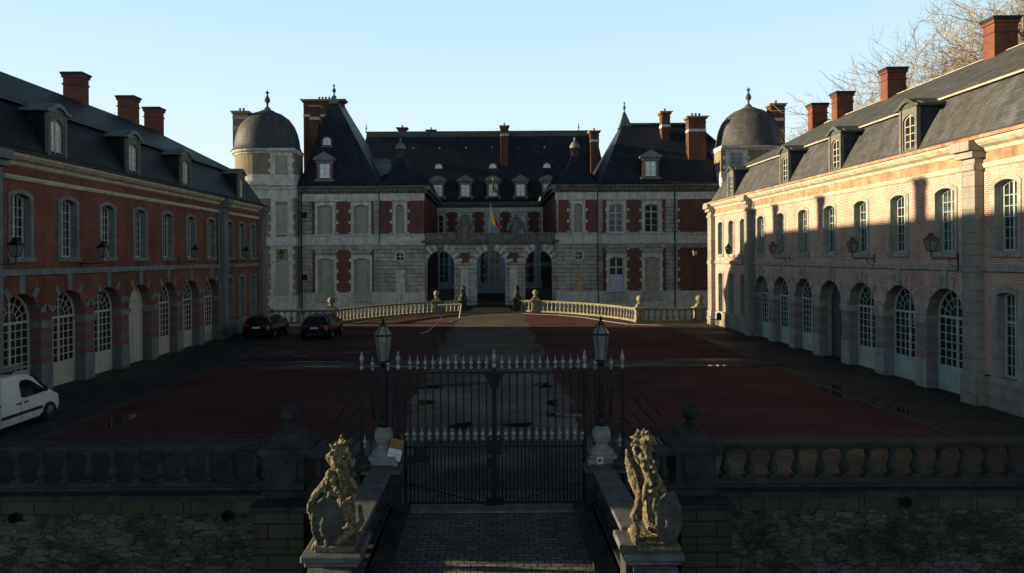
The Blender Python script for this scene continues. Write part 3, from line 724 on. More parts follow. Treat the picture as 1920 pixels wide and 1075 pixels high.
    q.rings([(XL-e,XR+e,-e,D+e,9.66),(XL-.05,XR+.05,.02,D,9.95),(XL+.35,XR-.35,.4,D-.4,10.7),(XL+.8,XR-.8,.85,D-.85,11.5),(XL+1.25,XR-1.25,1.25,D-1.25,12.05)])
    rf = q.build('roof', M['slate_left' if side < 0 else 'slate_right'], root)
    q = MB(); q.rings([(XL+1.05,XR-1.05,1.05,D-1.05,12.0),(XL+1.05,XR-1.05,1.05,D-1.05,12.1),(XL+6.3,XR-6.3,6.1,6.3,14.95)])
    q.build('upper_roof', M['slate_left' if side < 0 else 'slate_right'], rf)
    q = MB()
    for a, b in (((XL+1.05,1.05),(XR-1.05,1.05)),):
        q.tube([(a[0],a[1],12.02),(b[0],b[1],12.02)], .045, 6)
    q.tube([(XL+6.3,6.2,14.98),(XR-6.3,6.2,14.96)], .05, 6)
    q.build('ridge_lead', M['lead' if side < 0 else 'stone_cream'], rf)
    for Y in (29.6, 35.9, 42.1, 51.5, 21.0): dormer_wing(root, U(Y), side)
    for Y in (32.7, 41.4, 47.4, 51.0, 23.0): chimney(root, U(Y), 6.2, .75, 1.1, 13.2, 16.6, .13)
    # downpipe beside the far pilaster
    q = MB(); u = U(46.95); q.tube([(u,-.12,9.1),(u,-.1,8.6),(u,-.1,.1)], .05, 6); q.build('downpipe', M['lead'], root)
    if side > 0:
        q = MB(); u = U(30.1)
        for dx, z, a, b in ((.28,2.05,.2,.28),(-.22,1.9,.16,.22),(.02,2.45,.08,.12)): q.box(u+dx-a/2, u+dx+a/2, .43, .455, z, z+b)
        q.build('door_notice', M['lantern_white'], root)
    return root
wing(-1); wing(1)

# ------------------------------------------------------------------ the chateau
def P(px, py, Y):                             # survey of the photograph: sight line (px, py) met at distance Y, in metres
    dx, dy = px-920, py-482
    return ((dx-.006*dy)*Y/1300, CAMH-(dy+.006*dx)*Y/1300)
def PX(px, Y=79, py=482): return P(px, py, Y)[0]
def PZ(py, Y=79, px=920): return P(px, py, Y)[1]
CH = empty('chateau', (0,79,0), 'grey stone and red brick chateau with steep slate roofs and two domed corner towers', 'castle')
def finial(parent, x, y, z, h, mat='copper', r=.3):
    q = MB(); q.lathe([(r*1.1,0),(r*.9,h*.08),(r*.35,h*.16),(r*.3,h*.3),(r*.9,h*.45),(r*.75,h*.55),(r*.3,h*.68),(r*.25,h*.78),(r*.6,h*.85),(r*.15,h*.92),(.02,h)], (x,y,z), 8)
    return q.build('finial', M[mat], parent, smooth=True)
def toothed(q, x0, x1, z0, z1, y, side, per=1.1, tw=.32):
    """stone blocks of alternating length biting into a brick panel"""
    n = max(1, int(round((z1-z0)/per)))
    for i in range(n+1):
        z = z0+(z1-z0)*i/n; za, zb = max(z0, z-.16), min(z1, z+.16)
        if 'l' in side: q.box(x0-.01, x0+tw, y-.035, y, za, zb)
        if 'r' in side: q.box(x1-tw, x1+.01, y-.035, y, za, zb)
def panel(x0, x1, z0, z1, y=0.0, side='lr', tw=.3):
    tw *= .8
    p = MB(); p.box(x0, x1, y-.012, y+.01, z0, z1); o = p.build('brick_panel', M['brick_dark'], CH)
    t = MB(); toothed(t, x0, x1, z0, z1, y-.012, side, tw=tw); t.build('stone_quoins', M['ashlar_plain'], o)
ZS, ZC = 6.95, 13.0
wl = MB()
Lw = [(PX(610),1.7,8.2,11.5,.18),(PX(677.5),1.7,8.2,11.5,.18)]; Lg = [(PX(611),1.8,.45,5.45,.28),(PX(678),1.8,.45,5.45,.28)]
wall(wl, PX(562), PX(713), ZS, ZC, Lw); wall(wl, PX(562), PX(713), -3.4, ZS, Lg)
Rw = [(PX(1155.5),1.6,8.2,11.45,.18),(PX(1222.5),1.6,8.2,11.45,.18)]; Rg = [(PX(1156),1.7,.9,5.45,.25),(PX(1223),1.7,.9,5.45,.25)]
xr = PX(1365)
wall(wl, PX(1120), xr, ZS, ZC, Rw); wall(wl, PX(1120), xr, -3.4, ZS, Rg)
F = -.3
wall(wl, PX(713), PX(795), ZS, ZC, [(PX(751),.95,8.2,11.5,.3)], F); wall(wl, PX(1043), PX(1120), ZS, ZC, [(PX(1084),.95,8.2,11.5,.3)], F)
wall(wl, PX(713), PX(797), -3.4, ZS, [], F); wall(wl, PX(1041), PX(1120), -3.4, ZS, [], F)
for x in (PX(713), PX(1120)): wl.poly([(x,F,-3.4),(x,0,-3.4),(x,0,ZC),(x,F,ZC)])
# sides and backs
for x, ya, yb in ((PX(562),0,18),(xr,0,16)): wl.poly([(x,ya,-3.4),(x,yb,-3.4),(x,yb,ZC),(x,ya,ZC)])
wl.poly([(-22,18,-3.4),(-7,31,-3.4),(-7,31,ZC),(-22,18,ZC)])
# main block front and ends (20 m behind)
YB = 19.2
mw = [(PX(p,98.2),1.5,8.9,11.5,.2) for p in (822,872,923,974,1028)]; mg = [(PX(p,98.2),1.35,1.9,6.3,.25) for p in (832,928,1022)]
wall(wl, -20, 17.6, 7.0, 12.6, mw, YB); wall(wl, -20, 17.6, -3.4, 7.0, mg, YB)
wl.poly([(-20,YB,-3.4),(-20,31,-3.4),(-20,31,12.6),(-20,YB,12.6)]); wl.poly([(17.6,YB,-3.4),(17.6,31,-3.4),(17.6,31,12.6),(17.6,YB,12.6)]); wl.poly([(-20,31,-3.4),(17.6,31,-3.4),(17.6,31,12.6),(-20,31,12.6)])
WALL = wl.build('wall', M['ashlar'], CH)
# inner walls of the court, brick
for xa, xb in ((PX(797), PX(795)), (PX(1041), PX(1043))):
    q = MB(); q.poly([(xa,.0,-.2),(xa,YB,-.2),(xa,YB,7.0),(xa,.0,7.0)]); q.poly([(xb,F,ZS),(xb,YB,ZS),(xb,YB,ZC),(xb,F,ZC)])
    q.poly([(xa,0,7.0),(xa,YB,7.0),(xb,YB,7.0),(xb,0,7.0)]); q.build('court_side_wall', M['brick_dark'], CH)
q = MB(); q.poly([(-7.6,.8,.35),(7.5,.8,.35),(7.5,YB,.35),(-7.6,YB,.35)]); q.poly([(-7.6,.8,.35),(7.5,.8,.35),(7.5,.8,-.2),(-7.6,.8,-.2)])
q.build('court_floor', M['cobble'], CH)
# brick panels and stone teeth
a, b = PZ(437), PZ(374)
c, d = PZ(547), PZ(467)
for x0, x1, sd_ in ((585.5,592,'r'),(631,658,'lr'),(695,701,'l')):
    panel(PX(x0), PX(x1), a, b, 0, sd_, .3 if x1-x0 > 10 else .12); panel(PX(x0), PX(x1), c, d, 0, sd_, .3 if x1-x0 > 10 else .12)
panel(PX(714), PX(736), a, b, F, 'r'); panel(PX(765), PX(794.5), a, b, F, 'l')
panel(PX(1047), PX(1067), a, b, F, 'r'); panel(PX(1098), PX(1119), a, b, F, 'l')
for x0, x1, sd_ in ((1130,1137,'r'),(1176,1203,'lr'),(1242,1248,'l'),(1271,1362,'l')):
    panel(PX(x0), PX(x1), a, b, 0, sd_, .3 if x1-x0 > 10 else .12)
    panel(PX(x0), PX(x1), c, d, 0, sd_, .3 if x1-x0 > 10 else .12)
for x0, x1 in ((797,806),(838,857),(888,908),(939,958),(990,1012),(1044,1060)): panel(PX(x0,98.2), PX(x1,98.2), 8.7, 11.9, YB, 'lr', .25)
for x0, x1 in ((801,812),(850,866),(890,908),(951,985),(989,1004),(1037,1050)): panel(PX(x0,98.2), PX(x1,98.2), 1.7, 6.6, YB, 'lr', .25)
for px in (871,963):
    q = MB(); q.box(PX(px)-.52, PX(px)+.52, -.14, -.1, 4.85, 6.0); q.box(PX(px)-.75, PX(px)+.75, -.13, -.1, 5.15, 5.65); q.build('brick_medallion', M['brick_dark'], CH)
# string courses, plinths, cornices
for x0, x1, y in ((PX(562),PX(713),0),(PX(713)-.0,PX(797),F),(PX(1041),PX(1120),F),(PX(1120),xr,0)):
    q = MB(); l = MB(); q.box(x0, x1, y-.06, y, 7.0, 7.9); q.prism_x([(y,7.9),(y-.1,7.95),(y-.1,8.05),(y,8.1)], x0, x1)
    q.prism_x([(y,6.85),(y-.16,6.9),(y-.2,7.05),(y-.06,7.1),(y,7.1)], x0, x1)
    q.box(x0, x1, y-.1, y, -3.4, .25); q.prism_x([(y,1.5),(y-.07,1.5),(y-.07,.2),(y,.2)], x0, x1)
    q.box(x0, x1, y-.05, y, 11.95, 12.9)
    l.prism_x([(y,12.75),(y-.1,12.8),(y-.14,12.95),(y-.4,13.1),(y-.46,13.3),(y-.7,13.4),(y-.74,13.6),(y,13.62)], x0-.1, x1+.1)
    n = int((x1-x0)/.5)
    for i in range(n): l.box(x0+(x1-x0)*(i+.25)/n, x0+(x1-x0)*(i+.7)/n, y-.36, y-.1, 12.92, 13.08)
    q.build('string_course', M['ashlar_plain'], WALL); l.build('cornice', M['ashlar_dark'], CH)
q = MB(); l = MB()
q.box(-20, 17.6, YB-.05, YB, 11.9, 12.6); q.prism_x([(YB,7.0),(YB-.15,7.05),(YB-.15,7.25),(YB,7.3)], -20, 17.6)
l.prism_x([(YB,12.45),(YB-.1,12.5),(YB-.4,12.8),(YB-.6,13.1),(YB-.6,13.25),(YB,13.3)], -20, 17.6)
for s, x in ((1,PX(797)),(-1,PX(1041))):
    l.box(min(x,x+s*.6), max(x,x+s*.6), F-.7, YB, 13.1, 13.6); l.box(min(x,x+s*.3), max(x,x+s*.3), F-.4, YB, 12.8, 13.1)
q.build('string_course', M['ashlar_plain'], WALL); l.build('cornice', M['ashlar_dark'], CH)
q = MB()
for p0, py0, p1, py1 in ((565,348,565,600),):
    q.tube([(PX(562)+.25,-.15,13),(PX(562)+.25,-.15,-1)], .08, 6)
q.tube([(PX(1265),-.12,13),(PX(1265),-.12,-.5)], .07, 6); q.tube([(PX(713),-.36,13),(PX(713),-.36,7)], .05, 6); q.tube([(PX(1120),-.36,13),(PX(1120),-.36,0)], .05, 6)
q.build('downpipe', M['iron'], CH)
q = MB(); q.box(-7.6, 7.5, YB-.12, YB, .35, 1.9); q.build('court_base', M['blue_wall'], CH)
for px in (858, 898, 944, 1004):
    q = MB(); x = PX(px,98.2); q.box(x-.25, x+.25, YB-.06, YB, 1.9, 6.8); q.build('court_pilaster', M['blue_wall'], CH)
# iron guard rails of the tall ground floor windows
for px in (611, 678, 1156, 1223):
    q = MB(); x = PX(px)
    q.box(x-1.1,x+1.1,-.38,-.35,1.38,1.42); q.box(x-1.1,x+1.1,-.38,-.35,.42,.45)
    for k in range(15): q.tube([(x-1.1+2.2*k/14,-.365,.42),(x-1.1+2.2*k/14,-.365,1.4)], .012, 4)
    for s_ in (-1,1): q.box(x+s_*1.1-.015,x+s_*1.1+.015,-.38,0,1.38,1.42)
    q.build('window_rail', M['iron'], CH)
# windows of the fronts
SU = (.38, 'ashlar_plain')
for o_ in Lw: shutters(CH, o_[0], o_[2], o_[1], o_[3]-o_[2], o_[4], .3, SU)
for o_ in Lg: shutters(CH, o_[0], o_[2], o_[1], o_[3]-o_[2], o_[4], .3, SU, sill=False)
for px in (751, 1084): shutters(CH, PX(px), 8.2, .95, 3.3, .3, .25, (.4,'ashlar_plain'), y0=F)
shutters(CH, Rg[1][0], .9, 1.7, 4.55, .25, .3, SU, sill=False)
window(CH, Rw[0][0], 8.2, 1.6, 3.25, .18, .3, 2, 4, 'frame_blue', 'glass_pale', SU, True, thick_mid=.16, bar=.07, fw=.12, zsplit=2.2)
window(CH, Rw[1][0], 8.2, 1.6, 3.25, .18, .3, 2, 4, 'frame_green', 'glass', SU, True, thick_mid=.14, bar=.06, fw=.12, zsplit=2.4)
window(CH, Rg[0][0], .9, 1.7, 4.55, .25, .3, 2, 2, 'frame_blue', 'glass', SU, False, thick_mid=.16, bar=.07, fw=.12, zsplit=3.3, panel=2.5)
for i, o_ in enumerate(mw):
    if i in (1,3): window(CH, o_[0], o_[2], o_[1], 2.6, .2, .25, 2, 2, 'frame_blue', 'glass_pale', (.3,'ashlar_plain'), False, thick_mid=.14, bar=.06, fw=.1, y0=YB) if i == 3 else shutters(CH, o_[0], o_[2], o_[1], 2.6, .2, .25, (.3,'ashlar_plain'), False, y0=YB)
    elif i == 2: shutters(CH, o_[0], o_[2], o_[1], 2.6, .2, .25, (.3,'ashlar_plain'), False, y0=YB, mat='frame_blue')
    else: window(CH, o_[0], o_[2], o_[1], 2.6, .2, .25, 2, 3, 'frame_cream', 'glass', (.3,'ashlar_plain'), False, thick_mid=.16, bar=.08, fw=.1, y0=YB)
M['glass_garden'] = glassm('pane showing the garden', (.02,.02,.01), rough=.2, curtain=(.45,.47,.14))  # bright colour stands in for the sunlit garden seen through the pane
for i, o_ in enumerate(mg): window(CH, o_[0], o_[2], o_[1], 4.4, .25, .25, 2, 5, 'frame_blue', 'glass_garden' if i == 1 else 'glass_dim', (.35,'frame_blue'), False, thick_mid=.16, bar=.05, fw=.1, y0=YB)
# round openings, blind panels
for px in (751, 1084):
    q = MB(); x, z = PX(px), 5.6
    q.prism_y([(x+.46*cos(a*pi/12), z+.46*sin(a*pi/12)) for a in range(24)], F-.012, F-.002)
    o = q.build('round_window', M['glass'], CH)
    q = MB()
    for k in range(24):
        a0, a1 = 2*pi*k/24, 2*pi*(k+1)/24
        q.poly([(x+r*cos(t), F-.05, z+r*sin(t)) for r, t in ((.46,a0),(.46,a1),(.62,a1),(.62,a0))]); q.poly([(x+.46*cos(a0),F-.05,z+.46*sin(a0)),(x+.46*cos(a1),F-.05,z+.46*sin(a1)),(x+.46*cos(a1),F,z+.46*sin(a1)),(x+.46*cos(a0),F,z+.46*sin(a0))])
    q.box(x-.05,x+.05,F-.03,F-.014,z-.45,z+.45); q.box(x-.45,x+.45,F-.035,F-.014,z-.05,z+.05)
    q.build('surround', M['ashlar_plain'], o)
    q = MB(); q.box(x-.5,x+.5,F-.03,F,1.5,4.1)
    if px > 1000: q.box(x-.22,x-.12,F-.06,F,1.5,3.9); q.box(x+.12,x+.2,F-.06,F,1.5,3.9)
    q.build('blind_panel', M['stone_warm' if px > 1000 else 'ashlar_plain'], CH)
# small square wall lights beside the downpipe
for py in (402, 519):
    q = MB(); x = PX(571); z = PZ(py); q.box(x-.3,x+.3,-.02,.0,z-.3,z+.35); q.build('small_window', M['glass'], CH)
# arcaded screen
q = MB(); SA = [(PX(p),w_,.3 if i != 1 else -.1,6.25,w_/2) for i,(p,w_) in enumerate(((826,3.1),(920.5,3.2),(1010,3.1)))]
yS = -.1
q.poly([(PX(797),yS,-3.4),(PX(1041),yS,-3.4),(PX(1041),yS,-.1),(PX(797),yS,-.1)]); wall(q, PX(797), PX(1041), -.1, 7.0, SA, yS); wall(q, PX(797), PX(1041), -.1, 7.0, SA, .9)
for s in (0,2): pass
scr = q.build('arcade_screen', M['ashlar'], CH)
for i, o_ in enumerate(SA):
    q = MB(); reveal(q, o_[1], 6.25-o_[2], o_[4], yS, .9, True); q.build('arch_reveal', M['ashlar_plain'], scr, (o_[0],0,o_[2]))
    q = MB(); r = o_[1]/2; zc = 6.25-r
    for k in range(9):
        if k == 4: continue
        a = R(12+156*k/8); ln = .75 if k % 2 else .95
        q.cbox(Vector((o_[0]+(r+ln/2)*cos(a), yS-.03, zc+(r+ln/2)*sin(a))), (ln,.07,.34), Matrix.Rotation(-a, 3, 'Y'))
    q.build('voussoirs', M['ashlar_plain'], scr)
    q = MB(); q.prism_y([(o_[0]-.22,6.2),(o_[0]+.22,6.2),(o_[0]+.34,7.0),(o_[0]-.34,7.0)], yS-.25, yS); q.build('keystone', M['ashlar_dark'], scr)
for px in (871,963):
    q = MB(); x = PX(px); q.box(x-.42,x+.42,yS-.1,yS,.5,4.2); q.box(x-.9,x+.9,yS-.08,yS,4.3,4.5); q.build('pilaster_panel', M['ashlar_plain'], scr)
q = MB(); q.prism_x([(yS,6.95),(yS-.2,7.0),(yS-.35,7.25),(yS-.35,7.4),(yS,7.45),(1.0,7.45),(1.0,6.95)], PX(790), PX(1048))
q.box(PX(797), PX(1041), yS-.05, .5, 7.45, 8.1); q.box(PX(797), PX(1041), yS-.15, .6, 8.1, 8.25)
for px in (848,872,968,992): q.box(PX(px)-.4, PX(px)+.4, yS-.22, .7, 7.45, 8.35)
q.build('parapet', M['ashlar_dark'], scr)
# gates in the side arches
for i, bars in ((0,True),(2,True)):
    x = SA[i][0]; q = MB(); t = MB()
    n = 15
    for k in range(n): xx = x-1.5+3.0*k/(n-1); q.tube([(xx,.3,.3),(xx,.3,4.4)], .022, 4, False); t.lathe([(.02,0),(.05,.08),(.02,.12),(.045,.2),(0.004,.55)], (xx,.3,4.4), 4)
    for z in (.5,1.0,4.25): q.box(x-1.55,x+1.55,.28,.32,z,z+.06)
    q.box(x-1.53,x+1.53,.3,.31,.5,1.9)
    g_ = q.build('arch_gate', M['frame_blue' if False else 'iron'], scr); 
    if i == 2: t.build('spear_tips', M['silver'], g_)
# towers
def tower(xc, yc, r, s, xb0, xb1):
    q = MB(); q.lathe([(r,-3.4),(r,13.2)], (xc,yc,0), 40, cap=False); q.lathe([(r,14.0),(r,17.5)], (xc,yc,0), 40, cap=False)
    yf = -1.25
    ops_m = [(0,1.5,8.2,11.5,.18)]
    xm = (xb0+xb1)/2
    q.box(xb0, xb1, yf+.02, yc, -3.4, 13.2); q.box(xb0, xb1, yf+.02, yc, 14.0, 17.5)
    o = q.build('tower', M['brick_brown'], CH, smooth=False)
    q = MB()
    for za, zb in ((6.9,7.9),(12.2,13.2),(14.2,14.9),(-3.4,1.3)):
        q.lathe([(r+.04,za),(r+.04,zb)], (xc,yc,0), 40); q.box(xb0-.03, xb1+.03, yf-.03, yc, za, zb)
    for za, zb, e in ((6.85,7.1,.2),(13.2,13.6,.18),(13.6,14.0,.5),(14.0,14.2,.3),(17.3,17.5,.12),(17.5,17.8,.4)):
        q.lathe([(r+e*.7,za),(r+e,(za+zb)/2),(r+e,zb)], (xc,yc,0), 40); q.box(xb0-.05, xb1+.05, yf-e, yc, za, zb)
    # stone around the windows
    for za, zb in ((7.9,12.2),(14.9,17.3),(1.3,6.9)):
        for x in (xm-.95, xm+.95): q.box(x-.28, x+.28, yf-.03, yf+.1, za, zb)
        n = int((zb-za)/1.1)
        for k in range(n):
            for x in (xm-1.25, xm+1.25): q.box(x-.22, x+.22, yf-.028, yf+.1, za+.3+k*1.1, za+.65+k*1.1)
        q.box(xm-.95, xm+.95, yf-.025, yf+.1, zb-.35, zb)
    q.build('stone_dressings', M['ashlar_plain'], o)
    y0 = yf-.02
    if s < 0:
        shutters(o, xm, 15.0, 1.2, 2.1, .05, -.02, None, False, y0=y0); shutters(o, xm, 8.3, 1.35, 3.2, .15, -.02, None, True, y0=y0); shutters(o, xm, .5, 1.5, 4.8, .25, -.02, None, False, y0=y0)
    else:
        window(o, xm-.1, 15.1, 1.4, 2.0, 0, -.06, 4, 4, 'frame_blue', 'glass_pale', None, False, y0=y0)
    d = MB(); d.lathe([(r+.5,17.8),(r+.28,18.05),(r+.1,18.5),(r*1.0,19.3),(r*.95,20.1),(r*.86,20.9),(r*.7,21.7),(r*.47,22.3),(r*.22,22.65),(r*.1,22.75),(.05,22.8)], (xc,yc,0), 48, cap=False)
    d.lathe([(r*.9,17.7),(r+.5,17.8)], (xc,yc,0), 48, cap=False)
    dm = d.build('dome', M['slate_right' if s > 0 else 'slate_dome'], o, smooth=True)
    c_ = MB(); c_.lathe([(r*.3,22.52),(r*.2,22.75),(.1,23.0)], (xc,yc,0), 24); c_.build('dome_cap', M['lead'], dm, smooth=True)
    finial(dm, xc, yc, 22.85, 2.4, 'copper', .4)
    return o
M['slate_dome'] = slatem('dome slate', (.055,.062,.072), rough=.6, moss=(.05,.05,.025), mossamt=.4)
TL = tower(-26.05, 2.2, 3.62, -1, -24.9, -21.9); TR = tower(30.3, 2.2, 3.62, 1, 25.9, 29.4)
chimney(TL, -28.6, 1.0, 1.7, 1.2, 17.5, 22.4, .22, 2, 'brick_tan', (20.3,21.5), 'stone_warm')
chimney(TR, 33.0, 1.0, 1.6, 1.2, 17.5, 22.9, .22, 1, 'brick_stack', (20.9,), 'stone_warm')
# roofs
q = MB(); q.rings([(-22.6,-12.0,-.75,18,13.62),(-22.0,-12.6,-.1,17.4,14.1),(-21.55,-13.2,.4,17,14.9),(-21.1,-14.0,1.1,16.4,16.4),(-19.45,-18.9,6,13,25.0)])
R1 = q.build('roof', M['slate'], CH)
q = MB(); q.rings([(-19.7,-18.6,5.4,13.3,24.3),(-19.25,-19.05,6,13,25.35)]); q.build('roof_cap', M['lead'], R1)
finial(R1, -19.1, 6.1, 25.2, 1.7, 'copper', .28)
q = MB(); q.rings([(11.9,31,-.75,17,13.62),(12.5,30.4,-.1,16.4,14.1),(13.0,29.8,.4,16,14.9),(13.7,28.9,1.2,15.2,16.4),(16.5,25.6,7,9,21.9)])
R2 = q.build('roof', M['slate'], CH)
q = MB(); q.box(16.5,25.6,6.9,9.1,21.6,22.0); q.rings([(16.0,17.6,6.6,8.2,21.4),(16.6,16.9,7.2,7.5,23.3)]); q.build('roof_cap', M['lead'], R2)
finial(R2, 16.75, 7.35, 23.2, 1.6, 'copper', .22)
q = MB(); q.rings([(-20.2,17.9,YB-.65,31.5,13.3),(-19.6,17.3,YB-.05,31,13.8),(-19.1,16.9,YB+.35,30.5,14.6),(-18.4,15.8,YB+5.3,YB+6,24.0)])
R3 = q.build('roof', M['slate'], CH)
q = MB(); q.box(-18.4,15.9,YB+5.2,YB+6.1,23.9,24.3); q.box(-18.2,15.9,YB+5.0,YB+5.25,23.4,23.95); q.build('roof_cap', M['copper'], R3)
for px in (688.5, 1086): finial(R3, PX(px,104), YB+5.6, 24.2, 1.3, 'copper', .16)
for s, xc, x0, x1 in ((-1,PX(752,81),-13.1,-7.05),(1,PX(1079,81),6.8,12.6)):
    q = MB(); q.rings([(x0,x1,-1.05,5.2,13.62),(x0+.55,x1-.55,-.5,4.7,13.95),(x0+1.2,x1-1.2,.2,4.0,14.6),(xc-.9,xc+.9,1.1,3.1,16.0),(xc-.45,xc+.45,1.65,2.55,17.2)])
    o = q.build('roof', M['slate'], CH)
    q = MB(); q.lathe([(.5,16.8),(.5,17.3)], (xc,2.1,0), 8)
    for k in range(8): a = 2*pi*k/8+pi/8; q.tube([(xc+.42*cos(a),2.1+.42*sin(a),17.2),(xc+.42*cos(a),2.1+.42*sin(a),18.2)], .09, 4)
    q.lathe([(.3,17.3),(.3,18.1)], (xc,2.1,0), 8)
    lt = q.build('roof_lantern', M['brick_dark'], o)
    q = MB(); q.lathe([(.62,18.15),(.6,18.3),(.52,18.55),(.35,18.8),(.15,18.95),(.08,19.05),(.14,19.2),(.1,19.35),(.01,19.5)], (xc,2.1,0), 12); q.build('lantern_dome', M['lead'], lt, smooth=True)
# link roofs behind the lantern roofs
for x0, x1 in ((-14.0,-7.1),(7.0,13.5)):
    q = MB(); q.rings([(x0,x1,4.5,20,13.6),(x0+1,x1-1,5.5,20,15.6),(x0+3,x1-3,7,20,16.3)]); q.build('roof', M['slate'], CH)
q = MB(); x = PX(715,86); q.box(x-1.2,x+1.3,6.5,9,15.5,17.3); q.rings([(x-1.4,x+1.5,6.3,9.2,17.3),(x-1.4,x+1.5,6.3,9.2,17.4),(x-.8,x+.9,7,8.6,17.8)]); q.build('roof_box', M['lead'], CH)
def ch_dormer(parent, x, y, z, w, h, kind='tri', gm='glass_sky'):
    q = MB(); W = w/2+.42
    q.box(-W+.08, -w/2-.05, 0, 3.2, 0, h+.1); q.box(w/2+.05, W-.08, 0, 3.2, 0, h+.1); q.box(-W+.08, W-.08, .5, 3.2, 0, h+.1)
    o = q.build('dormer', M['brick_dark'], parent, (x,y,z))
    q = MB(); q.box(-W-.12, W+.12, -.16, .3, -.22, 0); q.box(-W-.02,-W+.25,-.1,.2,-.5,-.22); q.box(W-.25,W+.02,-.1,.2,-.5,-.22)
    q.box(-w/2-.2, -w/2, -.05, .2, 0, h); q.box(w/2, w/2+.2, -.05, .2, 0, h); q.box(-W, W, -.08, .3, h, h+.28)
    for k in (-W+.12, 0, W-.12): q.box(k-.11, k+.11, -.14, 0, h+.02, h+.26)
    q.prism_x([(-.1,h+.28),(-.28,h+.38),(-.28,h+.46),(.3,h+.46),(.3,h+.28)], -W-.22, W+.22)
    if kind == 'tri':
        H = .85; q.prism_y([(-W-.22,h+.46),(W+.22,h+.46),(W+.22,h+.56),(0,h+.46+H),(-W-.22,h+.56)], -.27, -.12); q.prism_y([(-W+.1,h+.46),(W-.1,h+.46),(0,h+.3+H)], -.12, 3.0)
    else:
        pts = arcpts(0, 2*W+.44, h+.46+.72, .68, 8); q.prism_y([(-W-.22,h+.46),(W+.22,h+.46)]+pts[::-1], -.27, -.12)
        pts = arcpts(0, 2*W, h+.46+.6, .56, 8); q.prism_y([(-W,h+.46),(W,h+.46)]+pts[::-1], -.12, 3.0)
    q.build('pediment', M['stone_ped'], o)
    f = link('dormer_window', cached(('dw',w,h), lambda: frame_mb(w, h, 0, .05, 2, 3, bar=.035, thick_mid=.07), M['frame_green'], 'dormer_window'), o, (0,.08,0))
    link('pane', cached(('dp',w,h,gm), lambda: (lambda p: (p.poly([(-w/2,.05,0),(w/2,.05,0),(w/2,.05,h),(-w/2,.05,h)]), p)[1])(MB()), M[gm], 'pane'), f)
    return o
M['stone_ped'] = plain('dormer stone', (.17,.16,.15), var=.3, scale=2, streak=.5)
def eye_dormer(parent, x, y, z, w=.95, h=1.1, dep=2.2):
    q = MB(); ow = w+.7; ol = outline(ow, h+.38, ow*.42); 
    for i in range(len(ol)-1): a, b = ol[i], ol[i+1]; q.poly([(a[0],0,a[1]-.1),(b[0],0,b[1]-.1),(b[0],dep,b[1]-.1),(a[0],dep,a[1]-.1)])
    q.poly([(p[0],.06,p[1]-.1) for p in ol])
    o = q.build('dormer', M['slate'], parent, (x,y,z))
    q = MB(); ring(q, w, h, w*.4, .1, -.02, .06); q.box(-w/2-.25,w/2+.25,-.1,.1,-.14,0); q.build('surround', M['lead'], o)
    f = frame_mb(w, h, w*.4, .04, 2, 2, bar=.03).build('dormer_window', M['frame_green'], o, (0,0,0))
    q = MB(); q.poly([(a[0],.05,a[1]) for a in outline(w, h, w*.4)]); q.build('pane', M['glass_sky'], f)
ch_dormer(R1, PX(609,79), .1, 14.45, 1.2, 1.85, 'tri'); ch_dormer(R2, PX(1221.5,79), .1, 14.5, 1.25, 1.85, 'tri')
eye_dormer(R1, PX(616.5,82), 2.4, 18.6, .9, 1.05, 2)
for i, px in enumerate((822.5,873.5,925,976.5,1026.5)): ch_dormer(R3, PX(px,98.6), YB-.15, 14.1, 1.2, 1.7, 'tri' if i % 2 else 'round')
for px in (824,925,1026): eye_dormer(R3, PX(px,101), YB+2.3, 17.9, 1.0, 1.1, 2)
# chimneys of the chateau
chimney(R1, PX(608,88), 9.5, 5.0, 1.2, 13, 25.6, .4, 4, 'brick_stack', (23.4,), 'stone_warm')
chimney(R1, PX(595.5,84), 4.2, 1.0, 1.0, 15, 23.7, .25, 0, 'brick_stack', (22.0,), 'stone_warm')
chimney(R2, PX(1248,84), 5.0, 1.0, 1.2, 15, 22.9, .3, 1, 'brick_stack', (21.0,), 'stone_warm')
chimney(R2, PX(1306,81), 2.0, 2.0, 1.2, 13, 21.7, .32, 3, 'brick_stack', (14.6,19.9), 'stone_warm')
chimney(R3, PX(755,103.5), 25.0, 1.1, 1.0, 20, 24.9, .35, 1, 'brick_dark', None, 'stone_dark')
chimney(R3, PX(809,104.5), 26.4, 1.1, 1.0, 20, 24.8, .3, 1, 'brick_dark', None, 'stone_dark')
chimney(R3, PX(947,101), 22.2, 1.15, 1.0, 17, 24.6, .2, 1, 'brick_stack', (23.1,), 'stone_warm')
chimney(R3, PX(1115,100), 20.8, 1.2, 1.2, 13, 23.5, .3, 1, 'brick_stack', (21.9,), 'stone_warm')
q = MB()
for i in range(7): px = 776+i*49; x, z = P(px, 272, 102.4); q.ball((x, YB+3.9, 21.6), .13, 6)
q.build('roof_vents', M['lead'], R3)

